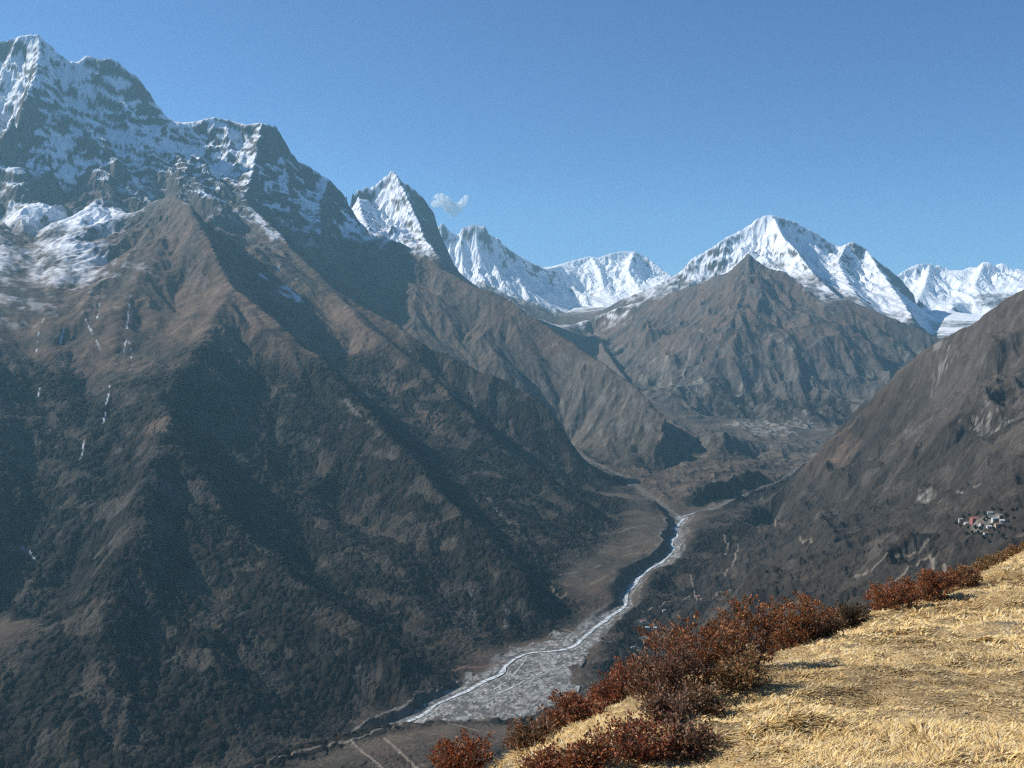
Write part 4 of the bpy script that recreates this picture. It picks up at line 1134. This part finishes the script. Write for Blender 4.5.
make_house(997.5, 526, 14, 8, 5, 10, "tan", "brown", "tan mud walled house with a brown roof in the hamlet", G1)
make_house(989, 528, 11, 7, 4.5, 0, "white", "white", "white house with a pale roof below the tan house", G1)
make_house(986, 534.5, 11, 6, 4, 5, "white", "brown", "lowest house of the hillside hamlet, white with a brown roof", G1)
make_house(1000, 516.5, 10, 6, 4, 20, "stone", "grey", "grey stone house above the pale roofed house in the hamlet", G1)
G2 = "houses by the river below the shrubs"
make_house(643, 622.5, 15, 8, 5, 10, "white", "red", "red roofed house on the river terrace left of the big shrub", G2)
make_house(647.5, 629, 15, 9, 5, 0, "stone", "blue", "stone house with a blue grey roof below the red roofed one by the river", G2)
make_house(655, 628.5, 10, 7, 4, -12, "white", "white", "white house with a pale roof on the river terrace", G2)
make_house(633, 648, 12, 6, 4, 25, "white", "grey", "white house nearest the gravel flat", G2)
make_house(664, 611, 11, 6, 4, 15, "white", "grey", "white house with a grey roof highest on the river terrace", G2)
make_house(698, 597, 14, 8, 4.5, 10, "tan", "red", "red roofed tan house peeping over the top of the thicket", G2)
G3 = "houses of the far village on the terrace"
for k, (px, py) in enumerate(((752, 426), (758, 429), (763, 433), (767, 428), (771, 431), (776, 434), (781, 430), (787, 432), (793, 427), (800, 424), (746, 423), (740, 425), (806, 428), (812, 424))):
    make_house(px, py, 14 + 3 * (k % 3), 9, 5, (k * 37) % 50 - 25, "white" if k % 3 else "stone", ("blue", "white", "grey")[k % 3], "tiny pale house of the far village on the terrace under the rock pyramid", G3, detail=False)

# dark junipers round the hillside hamlet
crm, t, b = new_mat("juniper_needles")
at = t.nodes.new("ShaderNodeAttribute"); at.attribute_name = "col"; t.links.new(at.outputs["Color"], b.inputs["Base Color"])
def juniper_meshes(k):
    n = 420
    d = rng.normal(0, 1, (n, 3)); d /= np.linalg.norm(d, axis=1)[:, None]; d[:, 2] = np.abs(d[:, 2]) * 1.5 - 0.25
    rad_ = (0.55 + 0.45 * rng.random(n)) * (0.8 + 0.4 * np.sin(d[:, 0] * 4 + k) * np.cos(d[:, 1] * 3 + 2 * k))
    P = d * rad_[:, None] * np.array([2.2, 2.2, 2.9]) + np.array([0, 0, 2.6])
    a = rng.normal(0, 0.42, (n, 3)); c = rng.normal(0, 0.42, (n, 3))
    V_ = np.stack([P - a, P + c, P + a, P - c], 1).reshape(-1, 3)
    col = np.array([0.030, 0.036, 0.024]) * rng.uniform(0.6, 1.7, (n, 1))
    cm_ = mesh_from("crown", V_, np.arange(4 * n).reshape(n, 4), 4, {"col": np.repeat(col, 4, 0)})
    v_, f_ = tube([(0, 0, -1.5), (0.1, 0, 1.2), (0.05, 0.1, 3.2)], 0.28, 0.1, 6)
    return cm_, mesh_from("trunk", v_, f_, 4, smooth=True)
JUN = [juniper_meshes(k) for k in range(4)]
for px, py, sc in ((963, 518, 1.2), (969, 516, 1), (984, 515, 1.3), (987, 519, 1.1), (984, 521, 1), (992, 510, 1), (1000, 511, 1.1), (1006, 517, 1.3), (1008, 523, 1.2), (1004, 528, 1.1), (994, 531, 1.2), (980, 530, 1.2), (975, 529, 1.3), (968, 529, 1.1), (960, 527, 1),
                   (978, 534, 1.2), (992, 537, 1.2), (999, 534, 1), (1010, 530, 1.3), (972, 534, 1.1), (983, 539, 1.3), (1014, 520, 1.2), (955, 524, 1.1), (1012, 511, 1), (978, 514, 1), (966, 535, 1.2), (1003, 538, 1.2), (989, 543, 1.2)):
    x, y, z = hit(px, py)
    root = bpy.data.objects.new("juniper_tree", None); COL.objects.link(root); root.location = (x, y, z); root.rotation_euler = (0, 0, rng.uniform(0, 6)); root.scale = (sc, sc, sc)
    tag(root, "dark bushy juniper tree standing among the houses of the hillside hamlet", "tree", "junipers round the hillside hamlet")
    cm_, tm_ = JUN[int(rng.integers(0, 4))]
    put("crown", cm_, crm, root); put("trunk", tm_, twm, root)

# ------------------------------------------------------------------ cloud
cm = bpy.data.materials.new("cloud"); cm.use_nodes = True
t = cm.node_tree; t.nodes.remove(t.nodes["Principled BSDF"])
pv = t.nodes.new("ShaderNodeVolumePrincipled"); pv.inputs["Color"].default_value = (1, 1, 1, 1); pv.inputs["Anisotropy"].default_value = 0.2
tc = t.nodes.new("ShaderNodeTexCoord")
nz = t.nodes.new("ShaderNodeTexNoise"); nz.inputs["Scale"].default_value = 0.015; nz.inputs["Detail"].default_value = 8; nz.inputs["Roughness"].default_value = 0.65
t.links.new(tc.outputs["Object"], nz.inputs["Vector"])
mr = t.nodes.new("ShaderNodeMapRange"); mr.inputs[1].default_value = 0.46; mr.inputs[2].default_value = 0.68; mr.inputs[3].default_value = 0.0; mr.inputs[4].default_value = 0.04
t.links.new(nz.outputs[0], mr.inputs[0]); t.links.new(mr.outputs[0], pv.inputs["Density"])
t.links.new(pv.outputs[0], t.nodes["Material Output"].inputs["Volume"])
import bmesh
bm = bmesh.new()
cl0 = Vector(unp(449, 205, 18200))
for px, py, rr in ((436, 203, 90), (440, 199, 110), (445, 202, 120), (450, 207, 125), (454, 211, 105), (458, 208, 90), (463, 203, 85), (466, 198, 60), (452, 215, 70)):
    p = Vector(unp(px, py, 18200)) - cl0
    ret = bmesh.ops.create_icosphere(bm, subdivisions=3, radius=rr)
    for v in ret["verts"]:
        v.co.x *= 1.1; v.co += p
me = bpy.data.meshes.new("cloud"); bm.to_mesh(me); bm.free()
co = bpy.data.objects.new("cloud", me); COL.objects.link(co); co.location = cl0; me.materials.append(cm)
rm = co.modifiers.new("union", 'REMESH'); rm.mode = 'VOXEL'; rm.voxel_size = 22
tag(co, "small white wisp of cloud beside the sharp snow spike", "cloud")
